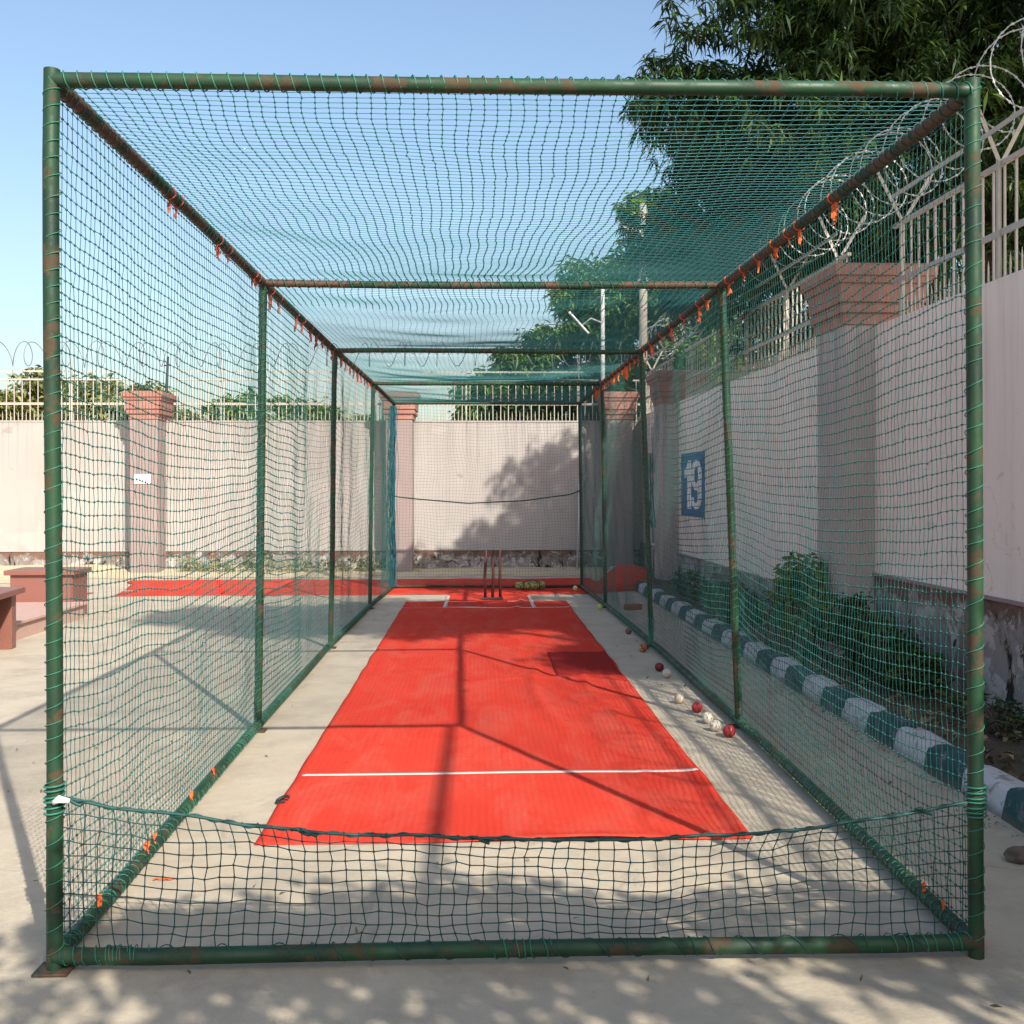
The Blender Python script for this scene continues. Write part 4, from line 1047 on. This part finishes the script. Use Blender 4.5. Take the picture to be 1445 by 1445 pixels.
# brighter trees behind the back wall corner
tree('leafy_tree', 'tall narrow bright green tree behind the concrete pole', 'tree', (4.2, 25.5, 0), (4.1, 25.5, 7), 0.2,
     [((4.25, 25.2, 7.2), (0.75, 0.9, 1.35), 1.4), ((4.3, 25.5, 5.3), (1.6, 1.4, 1.7), 2.4), ((3.25, 25.4, 6.3), (0.45, 0.7, 1.1), 0.7), ((5.3, 25.6, 4.2), (1.4, 1.4, 1.6), 1.2)], 150, 30, 0.48, 9, 0.22, 0.075, 'leafB', 33, group=GT)
tree('leafy_tree', 'stepped bright green tree behind the back wall left of the pole', 'tree', (2.2, 26.5, 0), (2.2, 26.5, 4.8), 0.18,
     [((2.75, 26.5, 4.9), (0.9, 1.1, 1.4), 1.2), ((2.45, 26.4, 6.4), (0.3, 0.35, 0.6), 0.35), ((1.35, 26.4, 4.5), (0.9, 1.0, 0.9), 1.0), ((0.45, 26.5, 3.7), (0.9, 0.9, 0.75), 0.9), ((2.0, 26.3, 3.4), (1.6, 1.0, 1.2), 1.3)], 140, 28, 0.42, 9, 0.21, 0.075, 'leafB', 34, group=GT)
tree('leafy_tree', 'dark bushy tree seen through the back railing at right', 'tree', (2.4, 23.8, 0), (2.4, 23.8, 2.8), 0.14,
     [((1.2, 23.6, 3.0), (1.1, 0.8, 0.55), 1.0), ((2.6, 23.6, 3.4), (1.2, 0.9, 0.8), 1.2), ((3.9, 23.4, 3.6), (1.0, 0.9, 1.0), 1.0)], 100, 26, 0.38, 9, 0.17, 0.06, 'leafA', 35, group=GT)
# hazy olive trees far behind the left part of the back wall
for (x, y, z, rx, rz_, lab, mt, sd) in [(-14.6, 31.5, 3.3, 1.7, 1.35, 'olive green tree behind back wall at the left frame edge', 'leafC', 41), (-11.9, 32, 3.5, 1.6, 1.45, 'olive green round tree behind the front left post', 'leafC', 42),
        (-9.6, 31, 2.9, 1.3, 1.2, 'small olive tree beside the plated pillar behind railing', 'leafC', 43), (-6.6, 34, 3.2, 1.9, 1.1, 'round green tree seen through the left net over the wall', 'leafB', 44),
        (-4.6, 36, 3.0, 1.6, 0.9, 'low green tree behind the second left post over the wall', 'leafB', 45)]:
    tree('round_tree', lab, 'tree', (x, y, 0), (x, y, z), 0.13, [((x, y, z+0.25), (rx, rx*0.8, rz_), 2), ((x-rx*0.6, y, z), (rx*0.6, rx*0.6, rz_*0.6), 1), ((x+rx*0.6, y, z+0.1), (rx*0.6, rx*0.6, rz_*0.6), 1)], 70, 26, 0.5, 8, 0.22, 0.09, mt, sd, group=GT)
# trees outside the frame whose shadows fall into it
DAP = None
DAP = tree('shade_tree', 'leafy tree behind the camera whose shadow dapples the foreground', 'tree', (5.6, -6.0, 0), (5.2, -5.8, 6.2), 0.22,
     [((2.2, -1.75, 3.25), (2.7, 1.35, 0.22), 3.3), ((1.55, 0.05, 3.15), (1.15, 0.42, 0.12), 1.15), ((3.4, 0.0, 3.2), (0.5, 0.3, 0.12), 0.4), ((5.4, -5.6, 6.0), (2.2, 1.8, 1.0), 0.9)], 128, 11, 0.25, 9, 0.10, 0.085, 'leafB', 51, spread=0.06, limbs=[(0.45, (2.3, -1.8, 3.3)), (0.5, (3.4, -0.6, 3.25)), (0.5, (1.0, -1.6, 3.3)), (0.9, (5.4, -5.6, 6.4))])
tree('shade_tree', 'tall leafy tree right of the frame shading the far pitch', 'tree', (6.9, 2.6, 0), (6.0, 2.6, 8.8), 0.26,
     [((4.5, 2.35, 9.1), (2.7, 1.15, 0.6), 3), ((7.0, 2.6, 9.2), (1.5, 1.5, 0.8), 1.2), ((6.75, -0.9, 9.0), (0.35, 0.45, 0.3), 0.22), ((7.4, 0.4, 9.0), (0.7, 1.3, 0.4), 0.5)], 120, 26, 0.55, 9, 0.24, 0.11, 'leafB', 52, spread=0.12)

limb = MB().tube([(5.2, -5.8, 5.0), (3.6, -4.2, 5.1), (2.88, -2.6, 5.05), (2.86, -1.0, 5.0), (2.87, 1.1, 5.0)], [0.10, 0.06, 0.042, 0.036, 0.028], 8).build('added_shadow_limb', MAT['bark'], smooth=True)  # unseen straight limb added to cast the lengthwise shadow over the carpet
limb.parent = DAP; limb.matrix_parent_inverse = Matrix.Translation(-Vector((5.6, -6.0, 0)))
# shrubs in the planting bed
def shrub(label, x, y, z, pts_ell, n, per, L, Wd, mt, seed, up=0.2):
    t = thing('shrub', label, 'shrub', (x, y, z), 0, 'shrubs in the planting bed')
    r = np.random.default_rng(seed); P = []
    for c, rad, k in pts_ell:
        q = r.normal(0, 1, (k, 3)); q /= np.linalg.norm(q, axis=1)[:, None]; q *= (r.uniform(0.3, 1.0, k)**0.5)[:, None]
        P.append(np.array(c) + q*np.array(rad))
    P = np.concatenate(P); P = P[P[:, 2] > 0.0]
    m = MB()
    for i in r.choice(len(P), min(26, len(P)), replace=False):
        e = Vector(P[i]); b0 = Vector((r.normal(0, 0.05), r.normal(0, 0.12), -0.03))
        m.tube([b0, b0.lerp(e, .5) + Vector((0, 0, 0.04)), e], [0.008, 0.006, 0.003], 5)
    m.build('stem', MAT['bark'], t, smooth=True)
    leaves('foliage', P, per, 0.03, L, Wd, MAT[mt], t, 0.25, seed, up)
shrub('dark leafy shrub heaped against right wall below the near pillar', 3.05, 8.35, 0.12, [((0.08, 0, 0.22), (0.24, 0.7, 0.24), 130), ((0.1, 0.65, 0.34), (0.2, 0.40, 0.24), 80), ((0.05, -0.7, 0.16), (0.2, 0.4, 0.17), 55)], 0, 8, 0.095, 0.035, 'leafD', 61)
shrub('taller yellow green leafy shrub climbing the near pillar', 3.0, 9.75, 0.12, [((0, 0, 0.40), (0.20, 0.42, 0.36), 90), ((-0.05, 0.25, 0.62), (0.12, 0.35, 0.2), 45), ((0.06, 0.0, 0.72), (0.08, 0.2, 0.16), 16), ((0.02, 0.6, 0.3), (0.16, 0.4, 0.22), 55)], 0, 6, 0.11, 0.045, 'leafB', 62, 0.35)
shrub('low weeds in the bed beneath the number panel', 2.95, 12.4, 0.12, [((0, 0, 0.16), (0.22, 1.3, 0.2), 170), ((0, 2.4, 0.14), (0.2, 0.9, 0.18), 80)], 0, 7, 0.08, 0.03, 'leafD', 63, 0.3)
shrub('sparse low weeds in the bed beside the front right post', 3.2, 6.55, 0.12, [((0, 0, 0.06), (0.2, 0.5, 0.09), 40)], 0, 6, 0.07, 0.025, 'leafD', 64, 0.4)
P = np.concatenate([np.stack([rng.uniform(-5.6, -1.9, 160), rng.normal(20.5, 0.1, 160), rng.uniform(0.02, 0.22, 160)], 1)])
wd = leaves('weeds', P, 8, 0.05, 0.10, 0.03, MAT['leafC'], None, 0.1, 71, 0.6); tag(wd, 'dusty weeds growing along the foot of the back wall', 'weeds', kind='stuff')

# fallen leaves on the bed and a few on the concrete
n = 1500
P = np.stack([rng.uniform(2.68, 3.45, n), rng.uniform(2.5, 13, n), np.zeros(n)], 1)
P[:, 2] = 0.115 + 0.03*np.array([float(Wave(14, 0.3, 2.2, 3)(a, b)) for a, b in P[:, :2]]) + 0.03*(P[:, 0]-2.66)/0.85
lf = leaves('leaf_litter', P, 1, 0.008, 0.065, 0.035, MAT['litter'], None, 0.1, 72, 0.1); tag(lf, 'dry fallen leaves scattered over the planting bed', 'leaf litter', kind='stuff')
n = 260
P = np.stack([rng.uniform(-3.5, 2.5, n), rng.uniform(2.9, 14, n), np.full(n, 0.012)], 1); P = P[(np.abs(P[:, 0]-0.1) > 1.3) | (P[:, 1] < 4.7)]
lf = leaves('concrete_litter', P, 1, 0.002, 0.035, 0.016, MAT['litter'], None, 0.05, 73, 0.05); tag(lf, 'small dry leaf scraps scattered on the concrete', 'leaf litter', kind='stuff')
# grit and leaf dust caught along the kerb foot
n = 420
P = np.stack([2.50 - np.abs(rng.normal(0, 0.05, n)), rng.uniform(3.2, 12, n), np.full(n, 0.008)], 1)
lf = leaves('kerb_litter', P, 1, 0.002, 0.022, 0.012, MAT['litter'], None, 0.05, 74, 0.05); tag(lf, 'grit and leaf scraps caught along the kerb foot', 'leaf litter', kind='stuff')

# ------------------------------------------------------------------ poles behind the walls
t = thing('utility_pole', 'pale concrete utility pole rising before the tall bright tree', 'pole', (3.72, 24.0, 0))
MB().tube([(0,0,0),(0,0,4),(0.02,0,7.95)], [0.115, 0.10, 0.085], 12).build('shaft', MAT['concpole'], t, smooth=True)
MB().tube([(0,0,6.2),(0,0,6.26)], 0.125, 12).build('band', MAT['galv'], t)
MB().bar((-0.05, -0.1, 7.3), (-0.45, -0.1, 7.42), 0.05).build('bracket', MAT['galv'], t)
t = thing('lamp_post', 'thin grey lamp post with a tilted tube light behind the wall', 'lamp post', (2.68, 22.8, 0))
MB().tube([(0,0,0),(0,0,5.95)], [0.06, 0.04], 10).build('shaft', MAT['pvc'], t, smooth=True)
MB().tube([(0,0,5.1),(-0.25,0,5.2),(-0.45,0,5.05)], 0.018, 6).build('bracket', MAT['pvc'], t, smooth=True)
h = MB().bar((-0.72, 0, 5.33), (-0.30, 0, 4.87), 0.09, 0.05).build('lamp_head', MAT['galv'], t, bevel=0.008)
MB().bar((-0.70, -0.05, 5.31), (-0.32, -0.05, 4.89), 0.03, 0.02).build('tube', MAT['digit'], h)
t = thing('stub_pole', 'short dark pole stub standing behind the plated pillar', 'pole', (-6.05, 21.25, 0))
MB().tube([(0,0,0),(0,0,3.5),(0.03,0,4.18)], [0.03, 0.03, 0.022], 8).build('shaft', MAT['black'], t, smooth=True)
MB().tube([(-0.05,0,4.0),(0.08,0,4.02)], 0.015, 6).build('clamp', MAT['black'], t, smooth=True)
